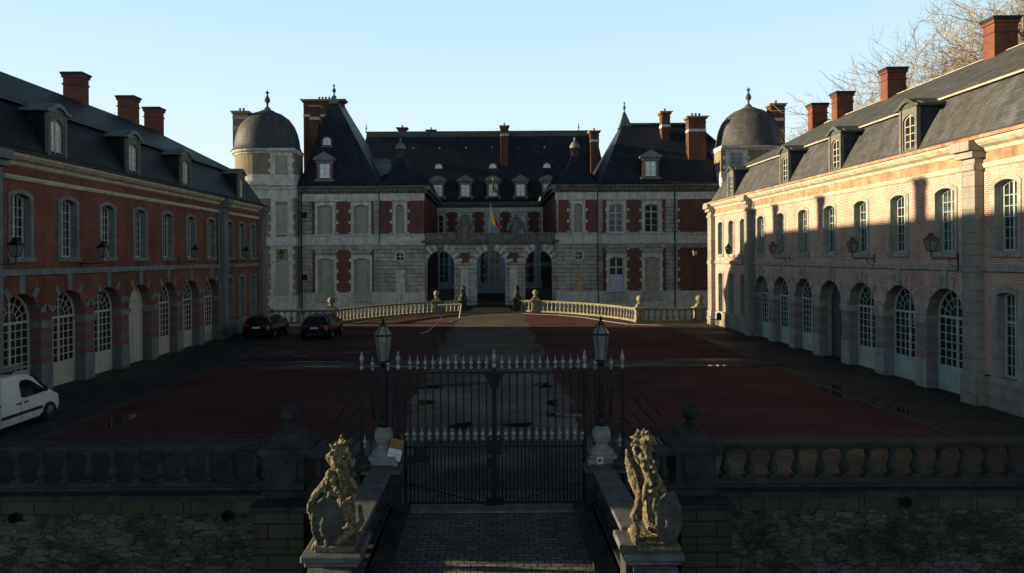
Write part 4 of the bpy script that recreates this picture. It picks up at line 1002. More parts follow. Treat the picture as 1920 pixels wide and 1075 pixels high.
# ------------------------------------------------------------------ sculpture helper: many overlapping volumes fused into one carved block
TEX = bpy.data.textures.new('carving', 'CLOUDS'); TEX.noise_scale = .035; TEX.noise_depth = 3
def sculpt(name, parts, mat, loc, rz=0, voxel=.018, disp=.02, parent=None, scale=1.0):
    q = MB()
    for p in parts:
        if p[0] == 's': q.ball(p[1], p[2], 10, p[3] if len(p) > 3 else (1,1,1))
        elif p[0] == 't':
            q.tube(p[1], p[2], 8); rs = p[2] if isinstance(p[2], (list, tuple)) else [p[2]]*len(p[1])
            for i in range(len(p[1])): q.ball(p[1][i], rs[i]*1.01, 8)
        elif p[0] == 'b': q.cbox(p[1], p[2], p[3] if len(p) > 3 else None)
    if isinstance(scale, tuple): q.v = [(a*scale[0], b*scale[1], c*scale[2]) for a, b, c in q.v]; scale = 1
    if scale != 1: q.v = [(a*scale, b*scale, c*scale) for a, b, c in q.v]
    o = q.build(name, M[mat], parent, loc, rz)
    md = o.modifiers.new('fuse', 'REMESH'); md.mode = 'VOXEL'; md.voxel_size = voxel; md.use_smooth_shade = True
    d = o.modifiers.new('carve', 'DISPLACE'); d.texture = TEX; d.strength = disp; d.mid_level = .5; d.texture_coords = 'LOCAL'
    return o
def curl(c, r, n, rr, seed):                  # clustered locks of hair
    g = random.Random(seed); out = []
    for i in range(n):
        a = g.uniform(0, 2*pi); b = g.uniform(-1, 1); p = Vector((c[0]+r[0]*cos(a)*sqrt(1-b*b), c[1]+r[1]*sin(a)*sqrt(1-b*b), c[2]+r[2]*b))
        d = Vector((g.uniform(-.5,.5), g.uniform(-.5,.3), g.uniform(-1.2,.1)))*rr*2.2
        out.append(('t', [p, p+d*.5+Vector((rr*.5,0,0)), p+d], [rr, rr*.8, rr*.35]))
    return out
K = 11/1300.0
def q2(px, py, y=0, bx=635, by=1012): return ((px-bx)*K, y, (by-py)*K)
# left beast: seated lion looking to the left, paws on an oval shield
def lp(px, py, y=0): return q2(px, py, y, 635, 1012)
left = [('t', [lp(640,985,.1), lp(640,940,.12), lp(637,905,.08), lp(638,872,.03)], [.22,.2,.17,.14]),          # body and chest
    ('t', [lp(632,868,-.04), lp(628,852,-.07)], [.12,.11]), ('t', [lp(627,850,-.07), lp(616,853,-.09)], [.095,.06]), ('t', [lp(626,858,-.07), lp(617,861,-.08)], [.06,.04]),
    ('s', lp(621,845,-.13), .035), ('s', lp(614,850,-.09), .035),
    ('t', [lp(622,885,-.05), lp(606,905,-.12), lp(589,920,-.16), lp(581,938,-.2)], [.09,.07,.055,.06]),          # foreleg over the shield
    ('t', [lp(581,938,-.2), lp(583,960,-.22)], [.05,.035]), ('t', [lp(587,936,-.22), lp(588,950,-.24)], [.03,.025]), ('t', [lp(577,938,-.2), lp(576,950,-.2)], [.03,.025]),
    ('t', [lp(658,900,.0), lp(671,915,-.02), lp(668,927,-.05), lp(650,938,-.14), lp(643,950,-.18)], [.06,.05,.05,.05,.04]),
    ('t', [lp(612,990,-.05), lp(600,1003,-.18), lp(596,1008,-.24)], [.12,.07,.06]), ('t', [lp(590,1008,-.26), lp(588,1014,-.28)], [.03,.03]),
    ('t', [lp(655,985,-.02), lp(646,1000,-.12), lp(630,1006,-.2)], [.14,.08,.06]),
    ('s', lp(642,965,.1), .22, (.95,.8,1.25)),
    ('t', [lp(664,1000,.1), lp(676,985,.2), lp(672,960,.22)], [.05,.05,.04]),
    ('b', lp(634,1013,.05), (.68,.8,.1))]
for i in range(9):                            # flame-like mane
    a = 35+i*11; r0 = .1; c = Vector(lp(632,852,-.02)); d = Vector((cos(R(a)), .25*sin(i*2.1), sin(R(a))))
    ln = .2+.11*(i in (1,2,3,4))+.03*sin(i*1.7)
    left.append(('t', [c+d*.07, c+d*(ln*.6)+Vector((0,0,.02)), c+d*ln], [.045,.035,.014]))
left += curl(lp(632,880,-.08), (.17,.15,.2), 40, .036, 3) + curl(lp(626,905,-.14), (.15,.1,.16), 26, .034, 5) + curl(lp(625,920,-.2), (.1,.05,.1), 10, .034, 15) + curl(lp(650,870,.1), (.14,.14,.22), 22, .04, 6)
sc = sculpt('lion_statue', left, 'statue', (-2.42, 11, 1.02), 0, .011, .028, None, (.9,1,1))
def shield(parent, c, rx, rz_, tilt):
    parts = [('s', (0,0,0), 1, (rx,.09,rz_)), ('s', (-rx*.1,-.08,-rz_*.15), .11, (.8,.5,1.6)), ('t', [(rx*.9*cos(2*pi*k/14), -.03, rz_*.92*sin(2*pi*k/14)) for k in range(15)], .03), ('t', [(-rx*.9,0,.1),(-rx*1.15,-.02,.2),(-rx*1.05,-.03,.32)], .03), ('t', [(0,-.08,-rz_*.7),(0,-.03,-rz_*1.05)], [.05,.02])]
    sculpt('shield', parts, 'statue_dark', c, tilt, .013, .028, parent)
shield(sc, lp(617,966,-.22), .24, .40, R(10))
tag(sc, 'carved stone lion with flaming mane holding an oval shield, on the left bridge parapet', 'statue', 'carved beasts guarding the bridge')
def rp(px, py, y=0): return q2(px, py, y, 1225, 1020)
right = [('t', [rp(1232,985,.12), rp(1228,945,.12), rp(1218,905,.06), rp(1210,870,.02), rp(1208,840,0)], [.22,.2,.16,.12,.1]),
    ('s', rp(1208,832,-.03), .115, (1.1,.9,.9)), ('t', [rp(1212,826,-.04), rp(1222,828,-.05), rp(1229,836,-.06)], [.08,.055,.02]),     # upper beak
    ('t', [rp(1210,840,-.04), rp(1218,845,-.05), rp(1225,849,-.06)], [.05,.03,.014]), ('s', rp(1213,825,-.12), .03), ('s', rp(1213,822,-.1), .045, (1.3,.6,.5)),
    ('t', [rp(1172,853,.1), rp(1176,875,.08), rp(1184,905,.05), rp(1193,935,.02)], [.022,.07,.09,.05]),      # raised wing
    ('t', [rp(1180,872,.12), rp(1190,900,.12), rp(1198,930,.1)], [.05,.09,.08]),
    ('t', [rp(1196,930,-.02), rp(1189,952,-.05), rp(1178,970,-.08), rp(1184,978,-.14)], [.07,.05,.04,.05]), ('t', [rp(1184,978,-.14), rp(1194,980,-.18)], [.03,.02]), ('t', [rp(1192,950,-.02), rp(1194,975,-.05)], [.05,.05]),
    ('t', [rp(1215,895,-.08), rp(1203,915,-.16), rp(1198,935,-.2)], [.06,.045,.03]),
    ('s', rp(1238,985,.14), .27, (.95,.8,.9)),
    ('t', [rp(1262,930,-.05), rp(1268,950,-.1), rp(1262,975,-.14)], [.05,.05,.04]), ('t', [rp(1230,900,-.05), rp(1245,925,-.12), rp(1240,940,-.2)], [.07,.05,.04]),
    ('t', [rp(1186,1000,.0), rp(1183,1012,-.1)], [.1,.07]),
    ('b', rp(1226,1020,.05), (.74,.8,.1))]
for i in range(5):
    right.append(('t', [rp(1176+i*3,872+i*12,.08-.01*i), rp(1186+i*3,890+i*14,-.02), rp(1194+i*2,915+i*10,-.04)], [.02,.024,.012]))
for i in range(10):
    a = 60+i*17; c = Vector(rp(1203,835,0)); d = Vector((cos(R(a)), .35*sin(i*2.4), sin(R(a)))); right.append(('t', [c+d*.07, c+d*.15+Vector((0,0,.02)), c+d*.21], [.035,.03,.012]))
right += curl(rp(1196,852,-.02), (.1,.1,.17), 22, .03, 11) + curl(rp(1213,878,-.1), (.11,.08,.16), 30, .03, 12) + curl(rp(1222,905,-.12), (.1,.07,.15), 24, .03, 13)
sc = sculpt('griffin_statue', right, 'statue', (2.56, 11, 0.98), 0, .011, .028, None, (.9,1,1))
shield(sc, rp(1246,968,-.2), .22, .42, R(14))
tag(sc, 'carved stone griffin with open beak and raised wing, on the right bridge parapet', 'statue', 'carved beasts guarding the bridge')

# ------------------------------------------------------------------ balustrades, piers, parapets
def sweep_rect(mb, path, wdt, z0, z1):
    pts = [Vector(p) for p in path]; n = len(pts); rows = []
    for i, p in enumerate(pts):
        d = (pts[min(i+1,n-1)]-pts[max(i-1,0)]).normalized(); nn = Vector((-d.y, d.x))*wdt/2
        rows.append([(p.x-nn.x,p.y-nn.y,z0),(p.x+nn.x,p.y+nn.y,z0),(p.x+nn.x,p.y+nn.y,z1),(p.x-nn.x,p.y-nn.y,z1)])
    v = [q_ for r in rows for q_ in r]; f = [(0,1,2,3), tuple(4*(n-1)+k for k in (3,2,1,0))]
    for i in range(n-1):
        for k in range(4): f.append((4*i+k, 4*i+4+k, 4*i+4+(k+1)%4, 4*i+(k+1)%4))
    mb.raw(v, f)
def baluster_mesh(h, r, mat, n=10):
    def f():
        q = MB(); a = r*.95
        q.box(-a,a,-a,a,0,h*.08); q.box(-a,a,-a,a,h*.93,h)
        q.lathe([(r*.75,h*.08),(r*.6,h*.12),(r*1.0,h*.24),(r*1.05,h*.32),(r*.8,h*.46),(r*.5,h*.6),(r*.42,h*.72),(r*.6,h*.76),(r*.5,h*.8),(r*.72,h*.88),(r*.75,h*.93)], n=n)
        return q
    return cached(('bal',h,r,mat,n), f, M[mat], 'baluster')
def balustrade(label, path, z0, h, sp, mat, group, r=.12, base=.12, rail=.16, wd=.34, rmat=None):
    pts = [Vector(p) for p in path]; o = empty('balustrade', (pts[0].x, pts[0].y, z0), label, 'balustrade', group)
    loc = [(p-pts[0]) for p in pts]
    q = MB(); sweep_rect(q, loc, wd+.06, -.05, base*.6); sweep_rect(q, loc, wd-.02, base*.6, base); q.build('base', M[mat], o)
    q = MB(); sweep_rect(q, loc, wd-.04, h-rail, h-rail*.55); sweep_rect(q, loc, wd+.08, h-rail*.55, h); q.build('rail', M[rmat or mat], o, bevel=.015)
    me = baluster_mesh(h-rail-base, r, mat); T = sum((loc[i+1]-loc[i]).length for i in range(len(loc)-1)); n = max(1, int(T/sp)); s = T/n
    for k in range(n):
        t = (k+.5)*s; i = 0
        while i < len(loc)-2 and t > (loc[i+1]-loc[i]).length: t -= (loc[i+1]-loc[i]).length; i += 1
        p = loc[i]+(loc[i+1]-loc[i]).normalized()*t; link('baluster', me, o, (p.x, p.y, base), math.atan2((loc[i+1]-loc[i]).y, (loc[i+1]-loc[i]).x))
    return o
def ballpier(label, x, y, z0, w_, h, r, mat, group, big=False):
    o = empty('ball_pier', (x, y, z0), label, 'stone pier', group)
    q = MB(); a = w_/2
    q.box(-a-.06,a+.06,-a-.06,a+.06,-.05,.16); q.box(-a,a,-a,a,.16,h-.22); q.box(-a*.62,a*.62,-a-.03,a,h*.32,h*.72); q.build('shaft', M[mat], o, bevel=.012)
    q = MB(); q.box(-a-.04,a+.04,-a-.04,a+.04,h-.22,h-.14); q.box(-a-.12,a+.12,-a-.12,a+.12,h-.14,h)
    c = a+.02; q.rings([(-c,c,-c,c,h),(-c*.75,c*.75,-c*.75,c*.75,h+.12*w_),(-c*.62,c*.62,-c*.62,c*.62,h+.3*w_),(-c*.3,c*.3,-c*.3,c*.3,h+.42*w_)]); q.build('cap', M[mat], o)
    q = MB(); z = h+.42*w_; q.lathe([(r*.75,-.02),(r*.8,.03),(r*.45,.08),(r*.4,.14)], (0,0,z), 12); q.ball((0,0,z+.1+r*.95), r, 16); q.build('ball', M[mat], o, smooth=True)
    return o
GB = 'balustrades round the courtyard'; GP = 'stone piers topped with balls'
YF = 16.35
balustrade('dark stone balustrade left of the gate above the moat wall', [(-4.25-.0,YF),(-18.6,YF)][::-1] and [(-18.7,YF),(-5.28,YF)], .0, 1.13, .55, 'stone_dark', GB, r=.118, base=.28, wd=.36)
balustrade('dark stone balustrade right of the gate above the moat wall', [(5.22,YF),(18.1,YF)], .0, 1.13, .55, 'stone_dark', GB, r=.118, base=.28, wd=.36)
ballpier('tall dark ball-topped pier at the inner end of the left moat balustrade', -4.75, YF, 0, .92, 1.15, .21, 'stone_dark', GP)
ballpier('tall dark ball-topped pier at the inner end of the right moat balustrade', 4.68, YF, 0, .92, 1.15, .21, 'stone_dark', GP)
# moat retaining wall, one each side of the bridge
for s, lab in ((-1,'mossy rubble moat wall under the left balustrade'),(1,'mossy rubble moat wall under the right balustrade')):
    o = empty('moat_wall', (0, 15.95, 0), lab, 'wall', 'moat retaining walls')
    x0, x1 = s*5.15, s*19.0
    q = MB(); n = 60; nz = 18
    g = random.Random(8+s)
    rows = [[(x0+(x1-x0)*i/n, g.uniform(-.03,.03), -.33-3.4*j/nz) for i in range(n+1)] for j in range(nz+1)]
    for j in range(nz):
        for i in range(n): q.poly([rows[j][i], rows[j][i+1], rows[j+1][i+1], rows[j+1][i]])
    q.build('rubble_face', M['rubble'], o, smooth=False)
    q = MB(); x = x0
    while abs(x) < 18.9:
        L2 = g.uniform(.7,1.5); xa, xb = sorted((x, x+s*L2)); d = g.uniform(0,.02); q.box(xa+.008, xb-.008, -.06-d, .5, -.34, -.02); x += s*L2
    q.build('coping_course', M['block_moss'], o)
    q = MB(); q.box(min(x0,x1), max(x0,x1), -.16, .6, -.03, .1); q.build('ledge', M['stone_dark'], o)
    for px, py in (((35,967),(430,963)) if s < 0 else ((1355,945),(1692,938))):
        X, Z = P(px, py, 15.95); q = MB()
        q.lathe([(.11,0),(.11,.22),(.075,.22),(.075,.0)], (0,0,0), 14, cap=False)
        q.v = [(X+a, -.2+c_*1.0, Z+b) for a, b, c_ in q.v]; q.build('drain_pipe', M['stone_dark'], o)
# buttress under each ball pier and the wall between it and the bridge
for s, lab in ((-1,'mossy block buttress under the left ball pier'),(1,'mossy block buttress under the right ball pier')):
    o = empty('buttress', (s*4.72, 15.5, 0), lab, 'buttress', 'buttresses at the bridge')
    q = MB(); z = -.12; g = random.Random(20+s)
    while z > -3.6:
        h = g.uniform(.34,.42); q.box(-.56, .56, -.2-g.uniform(0,.03), .9, z-h+.012, z); z -= h
    q.build('block_courses', M['block_moss'], o)
    q = MB(); q.box(-.62,.62,-.27,1.0,-.12,.02); q.build('top_slab', M['stone_dark'], o)
# curved wing walls from the ball piers to the gate
for s, lab in ((-1,'low curved balustrade wall between the left ball pier and the gate'),(1,'low curved balustrade wall between the right ball pier and the gate')):
    pts = [(s*(2.85+1.35*(1-cos(a))), 14.75+1.25*sin(a)) for a in [pi/2*k/8 for k in range(9)]][::-1]
    pts = [(s*4.2,16.0)] + pts[1:]
    o = balustrade(lab, pts, 0, 1.1, .42, 'stone_dark', GB, r=.12, base=.3, wd=.42)
    q = MB(); P0 = Vector(pts[0]); sweep_rect(q, [Vector(p)-P0 for p in pts], .5, -3.8, -.05); q.build('wall_below', M['block_moss'], o)
# bridge parapets
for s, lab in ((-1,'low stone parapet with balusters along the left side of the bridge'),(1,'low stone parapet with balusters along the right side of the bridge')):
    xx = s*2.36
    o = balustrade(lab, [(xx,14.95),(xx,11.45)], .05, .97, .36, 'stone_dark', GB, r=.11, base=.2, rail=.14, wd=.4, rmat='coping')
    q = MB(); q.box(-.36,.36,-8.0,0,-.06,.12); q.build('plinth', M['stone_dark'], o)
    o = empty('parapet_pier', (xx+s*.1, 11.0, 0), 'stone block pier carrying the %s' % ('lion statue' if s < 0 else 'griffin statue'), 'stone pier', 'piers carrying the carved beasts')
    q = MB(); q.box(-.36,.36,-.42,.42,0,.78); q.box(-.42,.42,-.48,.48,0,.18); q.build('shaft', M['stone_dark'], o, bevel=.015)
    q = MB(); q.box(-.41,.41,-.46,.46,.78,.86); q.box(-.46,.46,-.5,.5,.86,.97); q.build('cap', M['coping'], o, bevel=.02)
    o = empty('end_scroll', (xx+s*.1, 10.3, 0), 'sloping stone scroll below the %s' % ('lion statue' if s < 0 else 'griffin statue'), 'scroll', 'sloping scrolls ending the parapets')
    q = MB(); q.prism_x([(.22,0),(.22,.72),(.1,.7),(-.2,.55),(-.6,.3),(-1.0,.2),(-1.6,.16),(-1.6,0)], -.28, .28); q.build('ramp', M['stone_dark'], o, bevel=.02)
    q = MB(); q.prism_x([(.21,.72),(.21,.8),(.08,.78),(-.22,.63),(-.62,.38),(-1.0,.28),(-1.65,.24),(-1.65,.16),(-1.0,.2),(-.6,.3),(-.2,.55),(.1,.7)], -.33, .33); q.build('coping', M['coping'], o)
# far balustrades (sunlit)
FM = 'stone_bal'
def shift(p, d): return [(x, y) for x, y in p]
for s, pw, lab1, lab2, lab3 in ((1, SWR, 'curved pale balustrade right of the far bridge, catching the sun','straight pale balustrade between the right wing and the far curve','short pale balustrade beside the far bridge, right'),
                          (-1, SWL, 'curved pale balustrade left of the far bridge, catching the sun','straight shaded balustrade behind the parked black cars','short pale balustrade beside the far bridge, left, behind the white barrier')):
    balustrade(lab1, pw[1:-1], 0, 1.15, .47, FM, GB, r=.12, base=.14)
    end = (17.0,57.9) if s > 0 else (-18.6,58.2); st = (12.9,57.8) if s > 0 else (-13.8,58.0)
    balustrade(lab2, [st, end], 0, 1.15, .5, FM, GB, r=.12, base=.14)
    e0 = (4.0,69.3) if s > 0 else (-4.9,68.6); e1 = (2.9,70.0) if s > 0 else (-3.0,69.6)
    balustrade(lab3, [e0, e1], 0, 1.15, .42, FM, GB, r=.12, base=.14)
    balustrade('straight balustrade along the %s edge of the far bridge' % ('right' if s > 0 else 'left'), [(s*2.85,71.2),(s*2.85,78.4)], 0, 1.1, .5, 'stone_dark', GB, r=.12, base=.14)
for x, y, lab in ((12.4,57.75,'small ball-topped pier at the outer end of the sunlit right curve'),(17.4,57.9,'small ball-topped pier beside the far end of the right wing'),(4.45,69.0,'small ball-topped pier at the inner end of the right curve'),
                  (-13.35,58.0,'small ball-topped pier behind the right-hand parked black car'),(-18.9,58.2,'small ball-topped pier beside the far end of the left wing'),(-5.35,68.35,'small ball-topped pier at the inner end of the left curve')):
    ballpier(lab, x, y, 0, .78, 1.22, .3, FM, GP)
# small seated lions at the far bridge and trophies on the screen
lion = [('t', [(0,.2,.25),(0,.1,.7),(0,0,1.05)], [.28,.25,.2]), ('s',(0,-.1,1.3),.22), ('t',[(0,-.2,1.25),(0,-.36,1.2)],[.12,.09]), ('t',[(-.16,-.05,.85),(-.2,-.25,.4),(-.2,-.3,.08)],[.1,.08,.09]), ('t',[(.16,-.05,.85),(.2,-.25,.4),(.2,-.3,.08)],[.1,.08,.09]),
        ('t',[(-.25,.2,.2),(-.3,-.1,.1)],[.18,.1]), ('t',[(.25,.2,.2),(.3,-.1,.1)],[.18,.1]), ('s',(0,-.3,.55),.22,(1,.4,1.5)), ('b',(0,0,.04),(.75,.9,.12))] + curl((0,.0,1.15),(.22,.2,.32),18,.05,4)
for s in (-1,1):
    o = sculpt('lion_statue', lion, 'stone_dark' if s < 0 else 'stone_dark', (s*2.75-.1, 70.4, 1.12), -s*.3, .04, .05)
    tag(o, 'small weathered seated lion on the far bridge end, %s of the central arch' % ('left' if s < 0 else 'right'), 'statue', 'small lions at the far bridge')
    q = empty('statue_pedestal', (s*2.75-.1, 70.4, 0), 'square pedestal under the small lion %s of the central arch' % ('left' if s < 0 else 'right'), 'pedestal', 'pedestals at the far bridge')
    m = MB(); m.box(-.38,.38,-.42,.42,-.02,1.0); m.build('shaft', M['stone_dark'], q); m = MB(); m.box(-.46,.46,-.5,.5,1.0,1.13); m.build('cap', M['stone_dark'], q)
for s in (-1,1):
    tr = [('t',[(0,0,.2),(0,0,1.2)],[.55,.4]), ('s',(0,-.1,1.65),.3), ('t',[(0,0,1.7),(0,.05,2.05)],[.2,.08]), ('t',[(-.3,0,1.2),(-.8,0,.9),(-.9,0,.3)],[.2,.22,.2]), ('t',[(.3,0,1.2),(.8,0,.9),(.95,0,.2)],[.2,.22,.2]), ('s',(0,-.35,.7),.4,(1,.4,1.3))]
    tr += curl((0,0,1.0),(.75,.3,.75),36,.1,9+s)
    o = sculpt('trophy_sculpture', tr, 'ashlar_dark', (PX(872 if s < 0 else 968), 79.2, 8.3), 0, .06, .09)
    tag(o, 'dark carved trophy group on the arcade parapet %s of the flag' % ('left' if s < 0 else 'right'), 'sculpture', 'trophies on the arcade parapet')

# ------------------------------------------------------------------ gate, lamps, iron fences
YG = 15.3; GX = .06
def tip_mesh(h, key):
    return cached(('tip', key), lambda: (lambda q: (q.lathe([(.016,0),(.035,.03),(.036,.06),(.016,.09),(.02,.11),(.05,.14),(.042,.18),(.017,h*.62),(.004,h)], n=6), q.raw([(-.055,0,.13),(.055,0,.13),(.0,0,.2),(-.055,.006,.13),(.055,.006,.13),(.0,.006,.2)], [(0,1,2),(3,5,4),(0,3,4,1),(1,4,5,2),(2,5,3,0)]), q)[1 if False else 2])(MB()), M['silver'], 'spear_tip')
gate = empty('iron_gate', (GX, YG, 0), 'closed black iron double gate with silver spear tips at the bridge', 'gate')
for s in (-1,1):
    q = MB(); W = 2.0
    for z, t in ((.06,.05),(1.3,.045),(2.93,.045)): q.box(min(0,s*W), max(0,s*W), -.025, .025, z, z+t)
    q.box(min(0,s*.05),max(0,s*.05),-.035,.035,.03,3.0); q.box(min(s*W,s*(W-.06)),max(s*W,s*(W-.06)),-.03,.03,.03,3.0)
    q.box(min(0,s*.2),max(0,s*.2),-.03,.03,.03,.2); q.box(min(s*.05,s*.14),max(s*.05,s*.14),-.03,.03,1.15,1.55)
    q.prism_y([(s*.05,2.6),(s*.12,2.68),(s*.14,2.82),(s*.24,2.93),(s*.05,2.93)], -.03, .03)
    n = 11
    for k in range(1, n+1): x = s*W*k/(n+.85); q.tube([(x,0,.08),(x,0,3.02)], .016, 6)
    for k in range(1, n+2): x = s*(W*(k-.5)/(n+.85)); q.tube([(x,0,.08),(x,0,1.47)], .0145, 6)
    q.tube([(s*.3,-.03,.1),(s*1.9,-.03,.5)], .014, 5)
    lf = q.build('gate_leaf', M['iron'], gate)
    for k in range(1, n+1): link('spear_tip', tip_mesh(.32,'a'), lf, (s*W*k/(n+.85), 0, 3.02))
    for k in range(1, n+2): link('spear_tip', tip_mesh(.3,'b'), lf, (s*(W*(k-.5)/(n+.85)), 0, 1.45))
q = MB(); q.box(-.17,.0,-.09,-.03,.86,1.1); q.build('lock_box', M['iron'], gate)
q = MB(); q.box(-.045,.045,-.045,.045,.0,3.05); pst = q.build('meeting_post', M['iron'], gate); 
q = MB(); q.lathe([(.02,0),(.05,.03),(.05,.08),(.025,.12),(.045,.2),(.05,.27),(.02,.33),(.035,.36),(.005,.42)], (0,0,3.05), 8); q.build('knob', M['silver'], pst, smooth=True)
q = MB(); q.box(-1.98,-1.42,-.16,-.06,1.02,1.18); q.box(-1.75,-1.55,-.14,-.05,1.18,1.38); q.build('gate_motor', M['iron'], gate)
def lantern6(parent, z, r=.2, h=.55, n=6):
    q = MB(); rb = r*.6
    for k in range(n):
        a = 2*pi*k/n; q.tube([(rb*cos(a),rb*sin(a),z),(r*cos(a),r*sin(a),z+h)], .011, 4)
    q.lathe([(rb*1.1,z-.03),(rb*1.1,z+.01)], n=n); q.lathe([(r*1.14,z+h),(r*1.14,z+h+.03),(r*1.05,z+h+.04)], n=n)
    for k in range(n): a = 2*pi*k/n; q.tube([(r*1.05*cos(a),r*1.05*sin(a),z+h+.04),(r*.3*cos(a),r*.3*sin(a),z+h+.24)], .012, 4)
    q.lathe([(r*.35,z+h+.22),(r*.3,z+h+.27),(r*.12,z+h+.3),(r*.18,z+h+.34),(.005,z+h+.42)], n=8)
    o = q.build('lantern', M['iron'], parent)
    q = MB(); q.lathe([(rb*.95,z+.01),(r*.96,z+h)], n=n, cap=False); q.lathe([(r*1.02,z+h+.04),(r*.32,z+h+.23)], n=n, cap=False); q.build('lantern_glass', M['lantern_glass'], o)
    q = MB(); q.lathe([(.02,z),(.02,z+.2),(.035,z+.24),(.045,z+.32),(.02,z+.38)], n=8); q.build('bulb', M['lantern_white'], o)
    return o
for s, xl in ((-1,-2.38),(1,2.42)):
    side = 'left' if s < 0 else 'right'
    lp_ = empty('gate_lamp', (xl, YG, .98), 'tall iron lamp with six-sided lantern on a pale stone urn, %s of the gate' % side, 'lamp', 'lamps flanking the gate')
    q = MB(); q.box(-.33,.33,-.33,.33,-.02,.12); q.box(-.29,.29,-.29,.29,.12,.2); q.lathe([(.27,.2),(.25,.26),(.14,.36),(.13,.42),(.17,.46),(.2,.55),(.205,.62),(.19,.7),(.13,.78),(.1,.8)], n=20); q.build('stone_urn', M['pot'], lp_)
    q = MB(); q.lathe([(.12,.79),(.13,.84),(.08,.9),(.07,.96),(.12,.99),(.12,1.02),(.07,1.06),(.085,1.25),(.06,1.7),(.075,1.9),(.06,1.95),(.055,2.1),(.09,2.14),(.05,2.2)], n=14); q.build('column', M['iron'], lp_, smooth=True)
    lantern6(lp_, 2.24)
    if s > 0:
        q = MB(); q.box(-.16,-.02,-.36,-.33,.03,.2); o = q.build('keypad', M['lantern_white'], lp_); q = MB(); q.box(-.12,-.07,-.37,-.36,.09,.15); q.build('keypad_window', M['iron'], o)
    q = empty('gate_post_block', (xl, YG-.05, 0), 'stone block under the urn of the %s gate lamp' % side, 'stone block', 'blocks under the gate lamps')
    m = MB(); m.box(-.36,.36,-.38,.4,0,.86); m.build('shaft', M['stone_dark'], q); m = MB(); m.box(-.42,.42,-.44,.46,.86,.97); m.build('cap', M['coping'], q)
    fe = empty('iron_fence', (s*2.89 if s > 0 else -2.86, YG, 0), 'black iron fence panel with a fan of barbed spikes, %s of the gate' % side, 'iron fence', 'spiked fence panels beside the gate')
    q = MB(); q.box(-.035,.035,-.035,.035,-.9,3.02); o = q.build('outer_post', M['iron'], fe)
    q = MB(); q.lathe([(.02,0),(.045,.03),(.045,.07),(.02,.1),(.04,.2),(.05,.26),(.02,.34),(.005,.42)], (0,0,3.02), 8); q.build('knob', M['silver'], o, smooth=True)
    q = MB(); g = random.Random(31)
    for k in range(7):
        z = 2.98-k*.34; L3 = 1.28-.05*k; p1 = Vector((s*L3*.68, 0, z-L3*.8)); q.tube([(0,0,z), p1], .023, 5)
        for t in (.35,.6,.85):
            c = Vector((0,0,z)).lerp(p1, t)
            for a in (-1,1): q.tube([c, c+Vector((-s*.09*(.3 if a < 0 else -.9), a*.02, .09*(1 if a > 0 else .3)))], .009, 3)
    for k in range(8): z = 2.55-k*.3; q.tube([(0,0,z), (-s*.2, -.1*(k%2), z-.06*(k%3-1))], .011, 4)
    q.build('spike_fan', M['iron'], fe)
    q = MB(); xi = -s*(abs(fe.location.x)-2.06)
    q.box(min(xi-.04,xi+.04),max(xi-.04,xi+.04),-.04,.04,.0,3.02); q.box(min(0,xi),max(0,xi),-.02,.02,2.86,2.91)
    for f_ in (.3,.72): q.tube([(xi*f_,0,1.9 if f_ == .3 else .98),(xi*f_,0,3.0)], .016, 5)
    q.tube([(xi*.15,.05,2.85),(xi*.6,.05,1.0)], .018, 4); q.tube([(xi*.95,.05,2.75),(xi*.72,.05,1.0)], .018, 4); q.tube([(xi*.2,.05,1.0),(xi*.42,.05,2.85)], .014, 4)
    q.box(min(0,xi*.3),max(0,xi*.3),-.015,.015,1.9,1.93)
    nf = q.build('inner_frame', M['iron'], fe)
    q = MB(); q.lathe([(.02,0),(.05,.03),(.05,.09),(.025,.13),(.05,.22),(.055,.27),(.02,.32),(.03,.36),(.005,.42)], (xi,0,3.02), 8); q.build('knob', M['silver'], nf, smooth=True)
    for f_ in (.3,.72): link('spear_tip', tip_mesh(.32,'a'), nf, (xi*f_, 0, 3.0))
    link('spear_tip', tip_mesh(.3,'b'), nf, (xi*.12, -.2, 1.35))
M['card'] = plain('brown cardboard', (.2,.12,.06), var=.2, scale=6, bmp=0); M['paper'] = plain('white paper', (.5,.55,.62), var=.08, scale=6, bmp=0); M['ink'] = plain('ink', (.05,.06,.08), bmp=0)
sg = empty('notice_board', (-2.09, 15.05, 1.32), 'white paper notice taped to brown cardboard, hanging on the left gate hinge', 'notice', None, 0); sg.rotation_euler = (0, R(14), 0)
q = MB(); q.box(-.14,.14,0,.008,-.22,.24); q.build('cardboard', M['card'], sg)
q = MB(); q.box(-.15,.15,-.006,-.001,-.24,.02); pp = q.build('paper', M['paper'], sg)
q = MB(); g = random.Random(3); x = -.1
while x < .1: q.box(x, x+.006, -.009, -.007, -.105+g.uniform(-.006,.0), -.075); q.box(x, x+.012, -.009, -.007, -.09, -.086); x += g.choice([.016,.02,.034])
q.build('handwriting', M['ink'], pp)

